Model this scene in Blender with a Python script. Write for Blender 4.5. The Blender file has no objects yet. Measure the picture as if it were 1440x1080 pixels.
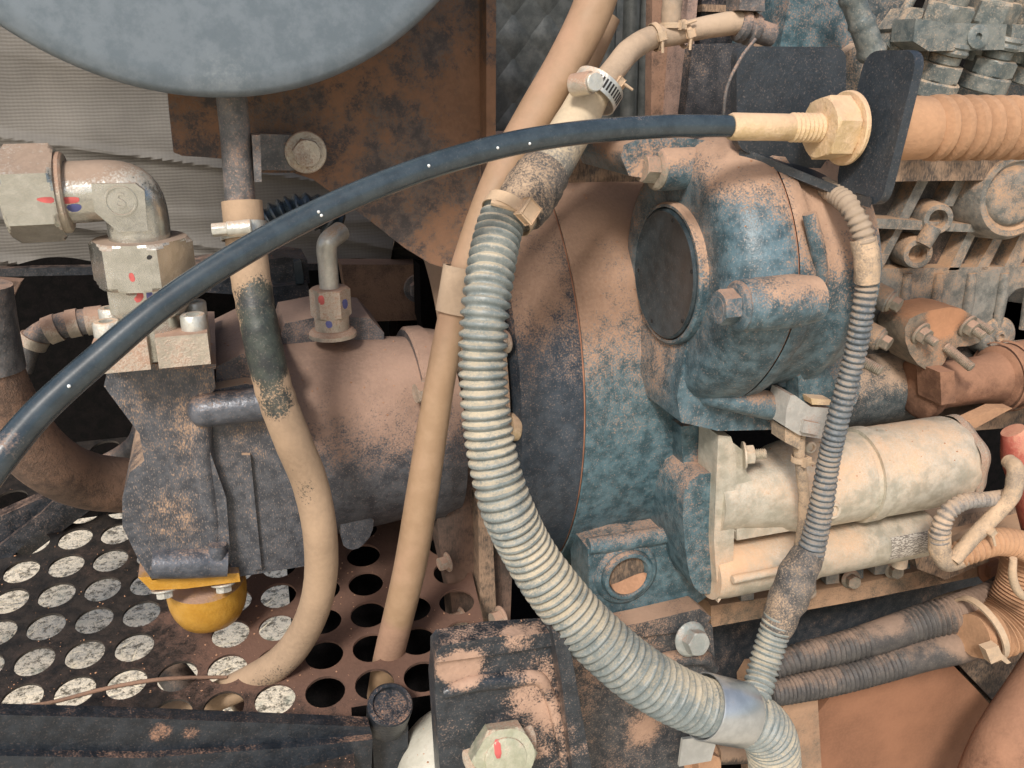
import bpy, bmesh, math, random
from mathutils import Vector as V, Matrix
from mathutils.bvhtree import BVHTree
import mathutils
R_ = math.radians
random.seed(7)
S = bpy.context.scene
COL = S.collection

# ------------------------------------------------------------------ camera
F = 1247.0
PITCH, YAW = R_(20), R_(18)
CAM = V((0, 0, 1.9))
FW = V((math.sin(YAW) * math.cos(PITCH), math.cos(YAW) * math.cos(PITCH), -math.sin(PITCH)))
RT = V((math.cos(YAW), -math.sin(YAW), 0))
UP = RT.cross(FW)
cd = bpy.data.cameras.new('camera')
cam = bpy.data.objects.new('camera', cd)
COL.objects.link(cam)
cd.sensor_width = 36
cd.lens = F / 1440 * 36
cd.clip_start = 0.02
cd.clip_end = 500
cam.matrix_world = Matrix.Translation(CAM) @ Matrix((RT, UP, -FW)).transposed().to_4x4()
S.camera = cam
S.render.resolution_x, S.render.resolution_y = 1024, 768

# ------------------------------------------------------------------ light
SUN_EL, SUN_AZ = R_(42), R_(212)      # azimuth clockwise from +Y: behind and left of the camera
w = bpy.data.worlds.new('World')
S.world = w
w.use_nodes = True
nt = w.node_tree
nt.nodes.clear()
sky = nt.nodes.new('ShaderNodeTexSky')
sky.sky_type = 'NISHITA'
sky.sun_disc = False
sky.sun_elevation = SUN_EL
sky.sun_rotation = SUN_AZ
sky.air_density = 1.0
sky.dust_density = 3.0
sky.ozone_density = 0.6
bg = nt.nodes.new('ShaderNodeBackground')
bg.inputs['Strength'].default_value = 0.068
wo = nt.nodes.new('ShaderNodeOutputWorld')
nt.links.new(sky.outputs[0], bg.inputs[0])
nt.links.new(bg.outputs[0], wo.inputs[0])
sd = bpy.data.lights.new('sun', 'SUN')
sd.energy = 1.5
sd.angle = R_(12)
sd.color = (1.0, 0.96, 0.91)
sun = bpy.data.objects.new('sun', sd)
COL.objects.link(sun)
sdir = V((math.sin(SUN_AZ) * math.cos(SUN_EL), math.cos(SUN_AZ) * math.cos(SUN_EL), math.sin(SUN_EL)))
sun.rotation_euler = sdir.to_track_quat('Z', 'Y').to_euler()
sun.location = (0, -2, 5)
S.view_settings.view_transform = 'Standard'
S.view_settings.look = 'None'
S.view_settings.exposure = 1.1
S.view_settings.gamma = 1.0

# ------------------------------------------------------------------ from the photograph to places
def ray(px, py):
    return (FW + RT * ((px - 720) / F) - UP * ((py - 540) / F))
def Q(px, py, Y):
    d = ray(px, py); return CAM + d * (Y / d.y)
def QX(px, py, X):
    d = ray(px, py); return CAM + d * (X / d.x)
def QZ(px, py, Z):
    d = ray(px, py); return CAM + d * ((Z - CAM.z) / d.z)
def mm(n, p):
    return n * (p - CAM).dot(FW) / F
def circ3(a, b, c):
    # circle through three points of a plane Y = const -> centre, radius
    ax, ay, bx, by, cx, cy = a.x, a.z, b.x, b.z, c.x, c.z
    d = 2 * (ax * (by - cy) + bx * (cy - ay) + cx * (ay - by))
    ux = ((ax*ax+ay*ay)*(by-cy)+(bx*bx+by*by)*(cy-ay)+(cx*cx+cy*cy)*(ay-by))/d
    uz = ((ax*ax+ay*ay)*(cx-bx)+(bx*bx+by*by)*(ax-cx)+(cx*cx+cy*cy)*(bx-ax))/d
    o = V((ux, a.y, uz)); return o, (o - a).length

# ------------------------------------------------------------------ materials
class NT:
    def __init__(s, name):
        s.m = bpy.data.materials.new(name); s.m.use_nodes = True
        s.t = s.m.node_tree; s.b = s.t.nodes['Principled BSDF']
        g = s.t.nodes.new('ShaderNodeNewGeometry'); s.pos = g.outputs['Position']; s.nor = g.outputs['Normal']
    def n(s, ty, **k):
        x = s.t.nodes.new(ty)
        for a, v in k.items(): setattr(x, a, v)
        return x
    def put(s, sock, v):
        if hasattr(v, 'is_output'): s.t.links.new(v, sock)
        elif isinstance(v, (tuple, list)) and len(v) == 3 and sock.type == 'RGBA': sock.default_value = (*v, 1)
        else: sock.default_value = v
    def math(s, op, a, b=0.0, c=None):
        x = s.n('ShaderNodeMath', operation=op); s.put(x.inputs[0], a); s.put(x.inputs[1], b)
        if c is not None: s.put(x.inputs[2], c)
        return x.outputs[0]
    def noise(s, scale, detail=3, rough=.55, vec=None, dist=0.0):
        x = s.n('ShaderNodeTexNoise'); s.put(x.inputs['Vector'], vec or s.pos)
        x.inputs['Scale'].default_value = scale; x.inputs['Detail'].default_value = detail
        x.inputs['Roughness'].default_value = rough; x.inputs['Distortion'].default_value = dist
        return x.outputs[0]
    def mix(s, f, a, b):
        x = s.n('ShaderNodeMix', data_type='RGBA'); s.put(x.inputs[0], f); s.put(x.inputs[6], a); s.put(x.inputs[7], b)
        return x.outputs[2]
    def ramp(s, v, lo, hi, a=0.0, b=1.0):
        x = s.n('ShaderNodeMapRange', interpolation_type='SMOOTHSTEP'); s.put(x.inputs[0], v)
        x.inputs[1].default_value = lo; x.inputs[2].default_value = hi; x.inputs[3].default_value = a; x.inputs[4].default_value = b
        return x.outputs[0]
    def stretch(s, k):
        x = s.n('ShaderNodeVectorMath', operation='MULTIPLY'); s.put(x.inputs[0], s.pos); x.inputs[1].default_value = k
        return x.outputs[0]

DUST = (.345, .220, .155)
def dusty(name, base, dust=DUST, bias=0.0, up=.55, big=1.2, mid=1.0, spk=1.2, rough=.42, metal=0.0, base2=None,
          blobs=(), width=.31, bump=.7, bscale=170, spkscale=430, coat=0.0, bigscale=9, stretch=None, flecks=.35, film=.22):
    T = NT(name)
    A = T.noise(bigscale, 3, .6); B = T.noise(55, 4, .65); C = T.noise(spkscale, 3, .7, vec=T.stretch(stretch) if stretch else None)
    sep = T.n('ShaderNodeSeparateXYZ'); T.put(sep.inputs[0], T.nor)
    m = T.math('MULTIPLY_ADD', sep.outputs[2], up, bias)
    m = T.math('ADD', m, T.math('MULTIPLY_ADD', A, big, -big / 2))
    m = T.math('ADD', m, T.math('MULTIPLY_ADD', B, mid, -mid / 2))
    m = T.math('ADD', m, T.math('MULTIPLY_ADD', C, spk, -spk / 2))
    for (p, r, a) in blobs:
        d = T.n('ShaderNodeVectorMath', operation='DISTANCE'); T.put(d.inputs[0], T.pos); d.inputs[1].default_value = p
        m = T.math('ADD', m, T.ramp(d.outputs['Value'], r, r * .35, 0.0, a))
    crisp = T.ramp(m, -width, width)
    film_ = T.ramp(m, -.55, .30, 0.0, film)
    mask = T.math('MAXIMUM', crisp, film_)
    b2 = base2 or tuple(min(1, c * 1.7) for c in base)
    bc = T.mix(T.ramp(B, .35, .65), base, b2)
    D = T.noise(190, 2, .5)
    dc = T.mix(T.ramp(A, .3, .7), tuple(c * .82 for c in dust), tuple(min(1, c * 1.16) for c in dust))
    dc = T.mix(T.math('MULTIPLY', T.ramp(D, .42, .62), .2), dc, tuple(min(1, c * 1.35) for c in dust))
    # pale flecks of dust that cling to the bare parts
    fl = T.math('MULTIPLY', T.ramp(C, .56, .68), flecks * .8)
    bc = T.mix(fl, bc, tuple(min(1, sum(dust) / 3 * .55 + c * .75) for c in dust))
    col = T.mix(mask, bc, dc)
    T.put(T.b.inputs['Base Color'], col)
    T.put(T.b.inputs['Roughness'], T.ramp(mask, 0, 1, rough, .93))
    if metal: T.put(T.b.inputs['Metallic'], T.ramp(mask, 0, .6, metal, 0.0))
    if coat: T.b.inputs['Coat Weight'].default_value = coat
    bp = T.n('ShaderNodeBump'); bp.inputs['Strength'].default_value = bump; bp.inputs['Distance'].default_value = .0012
    hh = T.math('ADD', T.noise(bscale, 3, .6), T.math('MULTIPLY', mask, .6))
    T.put(bp.inputs['Height'], hh); T.put(T.b.inputs['Normal'], bp.outputs[0])
    return T.m

def plain(name, col, rough=.6, metal=0.0, emit=None):
    T = NT(name)
    T.put(T.b.inputs['Base Color'], T.mix(T.ramp(T.noise(60, 3), .3, .7), tuple(c * .75 for c in col), tuple(min(1, c * 1.2) for c in col)))
    T.b.inputs['Roughness'].default_value = rough; T.b.inputs['Metallic'].default_value = metal
    return T.m

TEAL = (.036, .075, .090); TEAL2 = (.100, .176, .204)
PALE = (.55, .42, .27)

# ------------------------------------------------------------------ objects
def fin(me, ang):
    for p in me.polygons: p.use_smooth = True
    me.set_sharp_from_angle(angle=R_(ang))
INV = {}
def thing(name, label, cat, at, group=None):
    o = bpy.data.objects.new(name, None); COL.objects.link(o); o.location = at; o.empty_display_size = .03
    o['label'] = label; o['category'] = cat
    if group: o['group'] = group
    INV[o.name] = Matrix.Translation(-V(at))
    return o
ROOT = {}
def part(name, bm, mat, parent=None, ang=38, label=None, loc=None):
    bmesh.ops.remove_doubles(bm, verts=bm.verts, dist=1e-6)
    bmesh.ops.recalc_face_normals(bm, faces=bm.faces)
    me = bpy.data.meshes.new(name)
    off = V((0, 0, 0))
    if parent is not None:
        off = ROOT.get(parent.name, V(parent.location))
        bmesh.ops.translate(bm, verts=bm.verts, vec=-off)
    else:
        zs = [v.co for v in bm.verts]
        c = V((sum(v.x for v in zs) / len(zs), sum(v.y for v in zs) / len(zs), min(v.z for v in zs)))
        bmesh.ops.translate(bm, verts=bm.verts, vec=-c)
        off = c
    bm.to_mesh(me); bm.free(); fin(me, ang)
    if mat: me.materials.append(mat)
    o = bpy.data.objects.new(name, me); COL.objects.link(o)
    if parent is not None: o.parent = parent
    else: o.location = off
    ROOT[o.name] = off
    if label: o['label'] = label
    return o
def tag(o, label=None, cat=None, group=None, kind=None):
    if label: o['label'] = label
    if cat: o['category'] = cat
    if group: o['group'] = group
    if kind: o['kind'] = kind
    return o

def NB(): return bmesh.new()
def bevel(bm, w, seg=2, ang=30):
    es = [e for e in bm.edges if len(e.link_faces) == 2 and e.calc_face_angle(0) > R_(ang)]
    if es: bmesh.ops.bevel(bm, geom=es, offset=w, segments=seg, profile=.5, affect='EDGES', clamp_overlap=True)
    return bm
def prism(bm, pts, off):
    a = [bm.verts.new(p) for p in pts]; b = [bm.verts.new(p + off) for p in pts]
    n = len(pts)
    bm.faces.new(a); bm.faces.new(b[::-1])
    for i in range(n): bm.faces.new((a[i], a[(i+1) % n], b[(i+1) % n], b[i]))
def chaikin(p, it=2):
    for _ in range(it):
        q = []
        for i in range(len(p)):
            a, b = V(p[i]), V(p[(i+1) % len(p)])
            q += [a * .75 + b * .25, a * .25 + b * .75]
        p = q
    return p
def rpoly(pts, rad, k=5):
    out = []; n = len(pts)
    for i in range(n):
        p = V(pts[i]); a = V(pts[i-1]) - p; b = V(pts[(i+1) % n]) - p
        rr = min(rad, a.length * .48, b.length * .48); a = p + a.normalized() * rr; b = p + b.normalized() * rr
        for j in range(k + 1):
            t = j / k; out.append(a * (1-t)**2 + p * 2*t*(1-t) + b * t*t)
    return out
def slab(poly, Y, depth, bev=.003, seg=3, smooth=0, bm=None):
    """a casting or plate whose front outline is seen in the plane Y, running back by depth"""
    b2 = NB()
    p = [(x, y) for x, y in poly]
    if smooth: p = [tuple(v) for v in chaikin([V(v) for v in p], smooth)]
    prism(b2, [Q(x, y, Y) for x, y in p], V((0, depth, 0)))
    if bev: bevel(b2, bev, seg, 25)
    if bm is None: return b2
    me = bpy.data.meshes.new('t'); b2.to_mesh(me); b2.free(); bm.from_mesh(me); bpy.data.meshes.remove(me)
    return bm
def slabX(pts_yz, x0, x1, bev=.004, seg=3, smooth=0):
    b2 = NB(); p = [V(v) for v in pts_yz]
    if smooth: p = chaikin(p, smooth)
    prism(b2, [V((x0, v[0], v[1])) for v in p], V((x1 - x0, 0, 0)))
    if bev: bevel(b2, bev, seg, 25)
    return b2
def frame(ax):
    ax = ax.normalized()
    u = V((0, 0, 1)) if abs(ax.z) < .9 else V((0, -1, 0))
    u = (u - ax * u.dot(ax)).normalized(); return ax, u, ax.cross(u)
def lathe(bm, o, ax, prof, seg=48, a0=0, a1=2 * math.pi, rf=None):
    ax, u, v = frame(ax); full = abs(a1 - a0 - 2 * math.pi) < 1e-6
    n = seg if full else seg + 1; rows = []
    for (t, r) in prof:
        if r < 1e-6: rows.append([bm.verts.new(o + ax * t)]); continue
        rows.append([bm.verts.new(o + ax * t + (u * math.cos(a0 + (a1-a0) * i / seg) + v * math.sin(a0 + (a1-a0) * i / seg)) * (r * (rf(a0 + (a1-a0) * i / seg, t) if rf else 1))) for i in range(n)])
    for A, B in zip(rows, rows[1:]):
        for i in range(seg):
            j = (i + 1) % n
            if len(A) == 1 and len(B) == 1: continue
            if len(A) == 1: bm.faces.new((A[0], B[j], B[i]))
            elif len(B) == 1: bm.faces.new((A[i], A[j], B[0]))
            else: bm.faces.new((A[i], A[j], B[j], B[i]))
    return bm
def cyl(bm, a, b, r, seg=32, ch=.001, r2=None):
    L = (b - a).length; r2 = r if r2 is None else r2
    return lathe(bm, a, b - a, [(0, 0), (0, r - ch), (ch, r), (L - ch, r2), (L, r2 - ch), (L, 0)], seg)
def hexa(bm, a, b, R, rot=0.0, ch=.075):
    """hexagon bar with chamfered corners; R to the corners"""
    ax, u, v = frame(b - a); L = (b - a).length
    def ring(t, k):
        return [bm.verts.new(a + ax * t + (u * math.cos(rot + i * math.pi / 3) + v * math.sin(rot + i * math.pi / 3)) * R * k) for i in range(6)]
    # chamfer: circle of the flats on the end, corners cut back
    rows = []
    seg = 36
    def row(t, lim):
        out = []
        for i in range(seg):
            th = i * 2 * math.pi / seg
            q = ((th + math.pi / 6) % (math.pi / 3)) - math.pi / 6
            q = abs(((th) % (math.pi / 3)) - math.pi / 6)
            rad = R * math.cos(math.pi / 6) / math.cos(q)
            rad = min(rad, lim)
            out.append(bm.verts.new(a + ax * t + (u * math.cos(th + rot) + v * math.sin(th + rot)) * rad))
        return out
    c = R * ch
    rows = [row(0, R * .885), row(c * .5, R * .945), row(c, R * 1.01), row(L - c, R * 1.01), row(L - c * .5, R * .945), row(L, R * .885)]
    for A, B in zip(rows, rows[1:]):
        for i in range(seg): bm.faces.new((A[i], A[(i+1) % seg], B[(i+1) % seg], B[i]))
    bm.faces.new(rows[0][::-1]); bm.faces.new(rows[-1])
    return bm
def spline(pts, step):
    """Catmull-Rom through points (each V with .r as 4th) resampled at equal steps"""
    P = [pts[0] * 2 - pts[1]] + pts + [pts[-1] * 2 - pts[-2]]
    dense = []
    for i in range(1, len(P) - 2):
        for k in range(24):
            t = k / 24
            a, b, c, d = P[i-1], P[i], P[i+1], P[i+2]
            dense.append(.5 * ((2*b) + (c-a)*t + (2*a-5*b+4*c-d)*t*t + (3*b-a-3*c+d)*t*t*t))
    dense.append(P[-2])
    out = [dense[0]]; acc = 0
    for a, b in zip(dense, dense[1:]):
        L = (b.xyz - a.xyz).length
        while acc + L >= step:
            f = (step - acc) / L; a = a.lerp(b, f); out.append(a.copy()); L = (b.xyz - a.xyz).length; acc = 0
        acc += L
    if (out[-1].xyz - dense[-1].xyz).length > step * .3: out.append(dense[-1])
    return out
def tube(bm, pts, seg=20, step=.006, mod=None, cap=True):
    """pts: list of (px, py, Y, r_px) -> hose swept through them; mod(s, angle) scales the radius"""
    P = []
    for p in pts:
        q = Q(*p[:3]); P.append(V((q.x, q.y, q.z, mm(p[3], q))))
    return tube3(bm, P, seg, step, mod, cap)
def tube3(bm, P, seg=20, step=.006, mod=None, cap=True):
    C = spline(P, step); rows = []
    u = None; s = 0
    for i, c in enumerate(C):
        a = C[max(0, i-1)].xyz; b = C[min(len(C)-1, i+1)].xyz
        t = (b - a).normalized()
        if u is None: u = frame(t)[1]
        u = (u - t * u.dot(t)).normalized(); v = t.cross(u)
        if i: s += (C[i].xyz - C[i-1].xyz).length
        rows.append([bm.verts.new(c.xyz + (u * math.cos(k*2*math.pi/seg) + v * math.sin(k*2*math.pi/seg)) * c.w * (mod(s, k*2*math.pi/seg) if mod else 1)) for k in range(seg)])
    for A, B in zip(rows, rows[1:]):
        for k in range(seg): bm.faces.new((A[k], A[(k+1) % seg], B[(k+1) % seg], B[k]))
    if cap: bm.faces.new(rows[0][::-1]); bm.faces.new(rows[-1])
    return bm
def corr(pitch, amp=.14):
    def g(s, a):
        x = ((s + pitch * .35 * mathutils.noise.noise(V((s * 22, .5, 2.1)))) / pitch) % 1.0
        k = .5 - .5 * math.cos(2 * math.pi * x)      # 0 crest .. 1 groove
        return (1 - amp * max(0, (k - .25) / .75) ** .8) * (1 + .012 * mathutils.noise.noise(V((math.cos(a) * 1.5, math.sin(a) * 1.5, s * 25))))
    return g
def ringmod(amp=.02, sc=60):
    def f(s, a):
        return 1 + amp * (mathutils.noise.noise(V((math.cos(a) * 1.2, math.sin(a) * 1.2, s * sc))))
    return f

def mesh_cache(fn, name, mat, cache={}):
    k = (name, mat.name)
    if k not in cache:
        bm = fn(); bmesh.ops.recalc_face_normals(bm, faces=bm.faces)
        me = bpy.data.meshes.new(name); bm.to_mesh(me); bm.free(); fin(me, 20); me.materials.append(mat); cache[k] = me
    return cache[k]
def bolt_fn(kind):
    def f():
        bm = NB(); O = V((0, 0, 0)); Z = V((0, 0, 1))
        if kind == 'flange_bolt':
            lathe(bm, O, Z, [(0, 0), (0, .80), (.08, .82), (.16, .74), (.22, .60), (.22, 0)], 32)
            hexa(bm, Z * .16, Z * .78, .58); lathe(bm, Z * .76, Z, [(0, .36), (.03, .34), (0.01, .28), (0.0, 0)], 24)
        elif kind == 'hex_bolt':
            lathe(bm, O, Z, [(0, 0), (0, .86), (.10, .86), (.14, .82), (.14, 0)], 32)
            hexa(bm, Z * .14, Z * .62, .60)
        elif kind == 'nut':
            lathe(bm, O, Z, [(0, 0), (0, .80), (.10, .80), (.14, .76), (.14, 0)], 32)
            hexa(bm, Z * .14, Z * .62, .60)
            lathe(bm, Z * .6, Z, [(0, 0), (0, .32)] + [(.03 + .055 * i, .32 if i % 2 else .27) for i in range(12)] + [(.72, .25), (.74, 0)], 20)
        elif kind == 'screw':
            lathe(bm, O, Z, [(0, 0), (0, .5), (.22, .5), (.3, .44), (.3, .3), (.15, .27), (.15, 0)], 24)
        return bm
    return f
def bolt(parent, p, ax, size, mat, kind='flange_bolt', rot=0.0, name='bolt', label=None):
    me = mesh_cache(bolt_fn(kind), kind, mat)
    o = bpy.data.objects.new(name, me); COL.objects.link(o)
    M = Matrix.Translation(p) @ ax.to_track_quat('Z', 'Y').to_matrix().to_4x4() @ Matrix.Rotation(rot, 4, 'Z') @ Matrix.Scale(size, 4)
    o.parent = parent
    o.matrix_local = Matrix.Translation(-ROOT.get(parent.name, V(parent.location))) @ M
    if label: o['label'] = label
    return o
def decal(px, targets, mat, parent, name='paint_mark', lift=.0004, n=9):
    """paint: a polygon in the picture laid onto the surface that it marks"""
    bvhs = []
    for t in targets:
        off = ROOT[t.name]; me = t.data
        bvhs.append(BVHTree.FromPolygons([v.co + off for v in me.vertices], [list(p.vertices) for p in me.polygons]))
    bm = NB(); cx = sum(p[0] for p in px) / len(px); cy = sum(p[1] for p in px) / len(px)
    p2 = [tuple(v) for v in chaikin([V(v) for v in px], 1)]
    rows = []
    for k in range(5):
        f = k / 4; row = []
        for (x, y) in p2:
            d = ray(cx + (x - cx) * f, cy + (y - cy) * f).normalized(); best = None
            for b in bvhs:
                h = b.ray_cast(CAM, d)
                if h[0] is not None and (best is None or h[3] < best[3]): best = h
            if best is None: return None
            nn = best[1] if best[1].dot(d) < 0 else -best[1]
            row.append(bm.verts.new(best[0] + nn * lift))
        rows.append(row)
    for A, B in zip(rows, rows[1:]):
        for i in range(len(A)):
            j = (i + 1) % len(A)
            if A is rows[0]:
                try: bm.faces.new((A[i], B[i], B[j]))
                except ValueError: pass
            else: bm.faces.new((A[i], A[j], B[j], B[i]))
    return part(name, bm, mat, parent)

# materials in use
m_teal = dusty('blue_green_paint', TEAL, base2=TEAL2, bias=-.36, up=.42, big=1.3, mid=1.3, spk=1.9, rough=.40, flecks=.7)
m_dark = dusty('dark_painted_casting', (.032, .036, .042), base2=(.075, .080, .088), bias=-.35, up=.62, big=1.2, spk=1.9, rough=.45, dust=(.36, .235, .155), flecks=.6)
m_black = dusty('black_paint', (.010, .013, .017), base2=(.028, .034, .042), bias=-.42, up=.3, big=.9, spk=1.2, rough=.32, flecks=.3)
m_zinc = dusty('zinc_plated_steel', (.50, .50, .45), base2=(.66, .66, .60), bias=-.42, up=.5, big=.9, spk=.8, rough=.36, metal=.55, flecks=.25, dust=(.46, .31, .20))
m_zdust = dusty('dusty_zinc', (.42, .38, .31), base2=(.58, .52, .42), bias=-.1, up=.5, big=1.1, spk=1.0, rough=.4, metal=.5, flecks=.3)
m_tanhose = dusty('tan_rubber_hose', (.30, .20, .115), base2=(.34, .235, .14), bias=.1, up=.4, big=.8, spk=.3, mid=.3, rough=.6, dust=(.36, .235, .15), flecks=.1, bump=.15)
m_steelpipe = dusty('grey_worn_steel', (.075, .078, .080), base2=(.15, .15, .15), bias=-.3, up=.4, big=.9, spk=1.4, rough=.5, flecks=.5)
m_cable = dusty('black_blue_cable', (.026, .038, .046), base2=(.040, .056, .066), film=.1, bias=-.95, up=.5, big=.8, spk=1.1, rough=.27, flecks=.06, bump=.06, coat=.4, blobs=[(Q(25, 628, .67), .02, .75), (Q(60, 590, .69), .012, .6)])
m_conduit = dusty('grey_corrugated_plastic', (.15, .18, .18), base2=(.23, .255, .245), bias=-.40, up=.6, big=1.0, mid=.8, spk=1.0, rough=.42, dust=(.46, .39, .28), flecks=.4, bump=.3)
m_conduit_dark = dusty('dark_corrugated_plastic', (.075, .095, .11), base2=(.13, .155, .17), bias=-.3, up=.5, big=.9, spk=.8, rough=.5, dust=(.31, .24, .175), flecks=.4, bump=.3,
                       blobs=[(Q(1195, 310, .8), .12, .65)])
m_brass = dusty('brass', (.60, .44, .24), base2=(.74, .58, .36), bias=-.02, up=.3, big=.9, spk=.5, rough=.4, metal=.25, dust=(.56, .38, .24), flecks=.2)
m_boot = dusty('orange_dust_boot', (.30, .17, .09), base2=(.40, .24, .14), bias=.4, up=.3, big=.7, spk=.5, rough=.7, dust=(.42, .24, .135), flecks=.2,
               blobs=[(Q(1300, 150, .76), .022, -.8)])
m_rust = dusty('rusted_sheet', (.060, .050, .048), base2=(.15, .12, .10), bias=.0, up=.0, big=1.3, mid=1.9, spk=1.6, rough=.68, dust=(.215, .118, .070), flecks=.35, bump=.5, width=.38, bigscale=20,
               blobs=[(Q(672, 150, 1.12), .08, .5), (Q(560, 260, 1.12), .09, -.25)])
m_disc = dusty('brushed_grey_steel', (.125, .158, .185), base2=(.165, .20, .23), bias=-.75, up=.2, big=.4, mid=.4, spk=.4, rough=.47, metal=.2, dust=(.36, .38, .36), flecks=.03, film=.2, bump=.08, width=.4, blobs=[(Q(320, 138, .91), .075, .5)])
m_starter = dusty('dusty_aluminium', (.43, .405, .325), base2=(.60, .58, .49), bias=-.20, up=.3, big=1.6, mid=.7, spk=.8, rough=.45, metal=.35, dust=(.52, .335, .205), flecks=.35, width=.5)
m_orange = dusty('orange_dust_layer', (.12, .08, .06), base2=(.2, .11, .07), bias=.55, up=.1, big=1.0, mid=.5, spk=.4, rough=.9, dust=(.265, .125, .068), flecks=.1, bump=.25)
m_pipe = dusty('rust_dust_pipe', (.13, .062, .036), base2=(.19, .095, .055), bias=.1, up=.5, big=.9, spk=.7, rough=.8, dust=(.29, .15, .09), flecks=.1, blobs=[(Q(1370, 545, 1.0), .035, -1.2)])
m_block = dusty('engine_block_grey', (.11, .115, .105), base2=(.23, .225, .20), bias=-.22, up=.50, big=1.5, mid=1.1, spk=1.3, rough=.55, dust=(.40, .25, .15), flecks=.6)
m_fabric = None

def fabric(name, col, sc=300):
    T = NT(name)
    wv = T.n('ShaderNodeTexWave', wave_type='BANDS', bands_direction='Z'); T.put(wv.inputs['Vector'], T.pos)
    wv.inputs['Scale'].default_value = sc / 5; wv.inputs['Distortion'].default_value = 2.0; wv.inputs['Detail'].default_value = 2; wv.inputs['Detail Scale'].default_value = .6
    wx = T.n('ShaderNodeTexWave', wave_type='BANDS', bands_direction='X'); T.put(wx.inputs['Vector'], T.pos)
    wx.inputs['Scale'].default_value = sc / 6; wx.inputs['Distortion'].default_value = 1.0
    N = T.noise(6, 3, .6)
    c = T.mix(T.ramp(N, .3, .7), tuple(x * .75 for x in col), tuple(x * 1.15 for x in col))
    c = T.mix(T.math('MULTIPLY', wv.outputs[1], .13), c, tuple(x * .45 for x in col))
    c = T.mix(T.math('MULTIPLY', wx.outputs[1], .12), c, tuple(x * .4 for x in col))
    T.put(T.b.inputs['Base Color'], c); T.b.inputs['Roughness'].default_value = .75
    bp = T.n('ShaderNodeBump'); bp.inputs['Strength'].default_value = .2; bp.inputs['Distance'].default_value = .002
    T.put(bp.inputs['Height'], T.math('ADD', wv.outputs[1], T.math('MULTIPLY', T.noise(8, 3), 1.5))); T.put(T.b.inputs['Normal'], bp.outputs[0])
    return T.m
m_ins = fabric('insulation_cloth', (.175, .162, .142))
m_quilt = dusty('quilted_foil', (.060, .065, .062), base2=(.10, .105, .10), bias=-.6, up=.2, spk=.4, rough=.38, metal=.2, flecks=.1, bump=.3)
m_bayblack = dusty('bay_shade_black', (.003, .003, .003), base2=(.006, .005, .005), bias=-1.6, up=.1, rough=.9, flecks=.02, film=.02)  # near-black and matte: the darkness deep in the bay is put into the colour
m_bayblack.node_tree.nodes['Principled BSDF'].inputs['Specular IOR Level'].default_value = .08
m_brownwall = dusty('brown_dusty_wall', (.09, .06, .045), base2=(.14, .095, .07), bias=.1, up=.5, rough=.8, dust=(.25, .15, .10), flecks=.2)
m_red = plain('red_paint_mark', (.50, .10, .09), .7)
m_blue = plain('blue_paint_mark', (.11, .12, .30), .7)
m_white = plain('white_speck', (.75, .77, .75), .6)
m_yellow = dusty('yellow_cap', (.48, .24, .03), base2=(.56, .30, .045), bias=-.4, up=.5, rough=.4, spk=.5, flecks=.1)
m_seam = plain('old_sealant', (.36, .17, .10), .8)
m_holes = plain('dark_thread_hole', (.02, .018, .017), .8)

# ================================================================== THE SETTING
bm = NB()
bmesh.ops.create_grid(bm, x_segments=60, y_segments=60, size=6)
for v in bm.verts: v.co.z = .03 * mathutils.noise.noise(v.co * 1.5) + .015 * mathutils.noise.noise(v.co * 6)
far = [(-60, -60), (60, -60), (60, 60), (-60, 60)]
T = NT('dry_ground')
A = T.noise(24, 5, .75); B = T.noise(38, 4, .8); Cn = T.noise(9, 3, .6)
wv = T.noise(60, 4, .8, vec=T.stretch((1, 4, 1)), dist=2.5)
c = T.mix(T.ramp(A, .38, .50), (.10, .08, .05), (.80, .68, .50))
c = T.mix(T.ramp(wv, .50, .60), c, (.92, .80, .62))
c = T.mix(T.ramp(B, .36, .50), (.14, .115, .075), c)
c = T.mix(T.ramp(Cn, .55, .75, 0, .5), c, (.30, .34, .26))
T.put(T.b.inputs['Base Color'], c); T.b.inputs['Roughness'].default_value = .9
bp = T.n('ShaderNodeBump'); bp.inputs['Distance'].default_value = .01; T.put(bp.inputs['Height'], A); T.put(T.b.inputs['Normal'], bp.outputs[0])
m_ground = T.m
g = part('ground', bm, m_ground); tag(g, kind='structure')
bm = NB(); vs = [bm.verts.new((x, y, -.06)) for x, y in far]; bm.faces.new(vs)
g2 = part('ground_beyond', bm, m_ground); tag(g2, kind='structure')
# dry straw on the ground, seen through the holes
bm = NB()
for i in range(2600):
    x, y = random.uniform(-2.2, .8), random.uniform(1.4, 4.2); a = random.uniform(0, 3.14); L = random.uniform(.02, .10); wd = random.uniform(.0015, .004)
    z = random.uniform(.01, .05); d = V((math.cos(a), math.sin(a), random.uniform(-.2, .25))) * L; n = V((-math.sin(a), math.cos(a), .3)) * wd
    p = V((x, y, z)); q = [bm.verts.new(p - n), bm.verts.new(p + n), bm.verts.new(p + d + n * .3)]; bm.faces.new(q)
m_straw = plain('dry_straw', (.80, .68, .48), .7)
st = part('dry_straw', bm, m_straw); tag(st, 'pale dry straw littering the ground under the machine', 'straw', kind='stuff')

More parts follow.
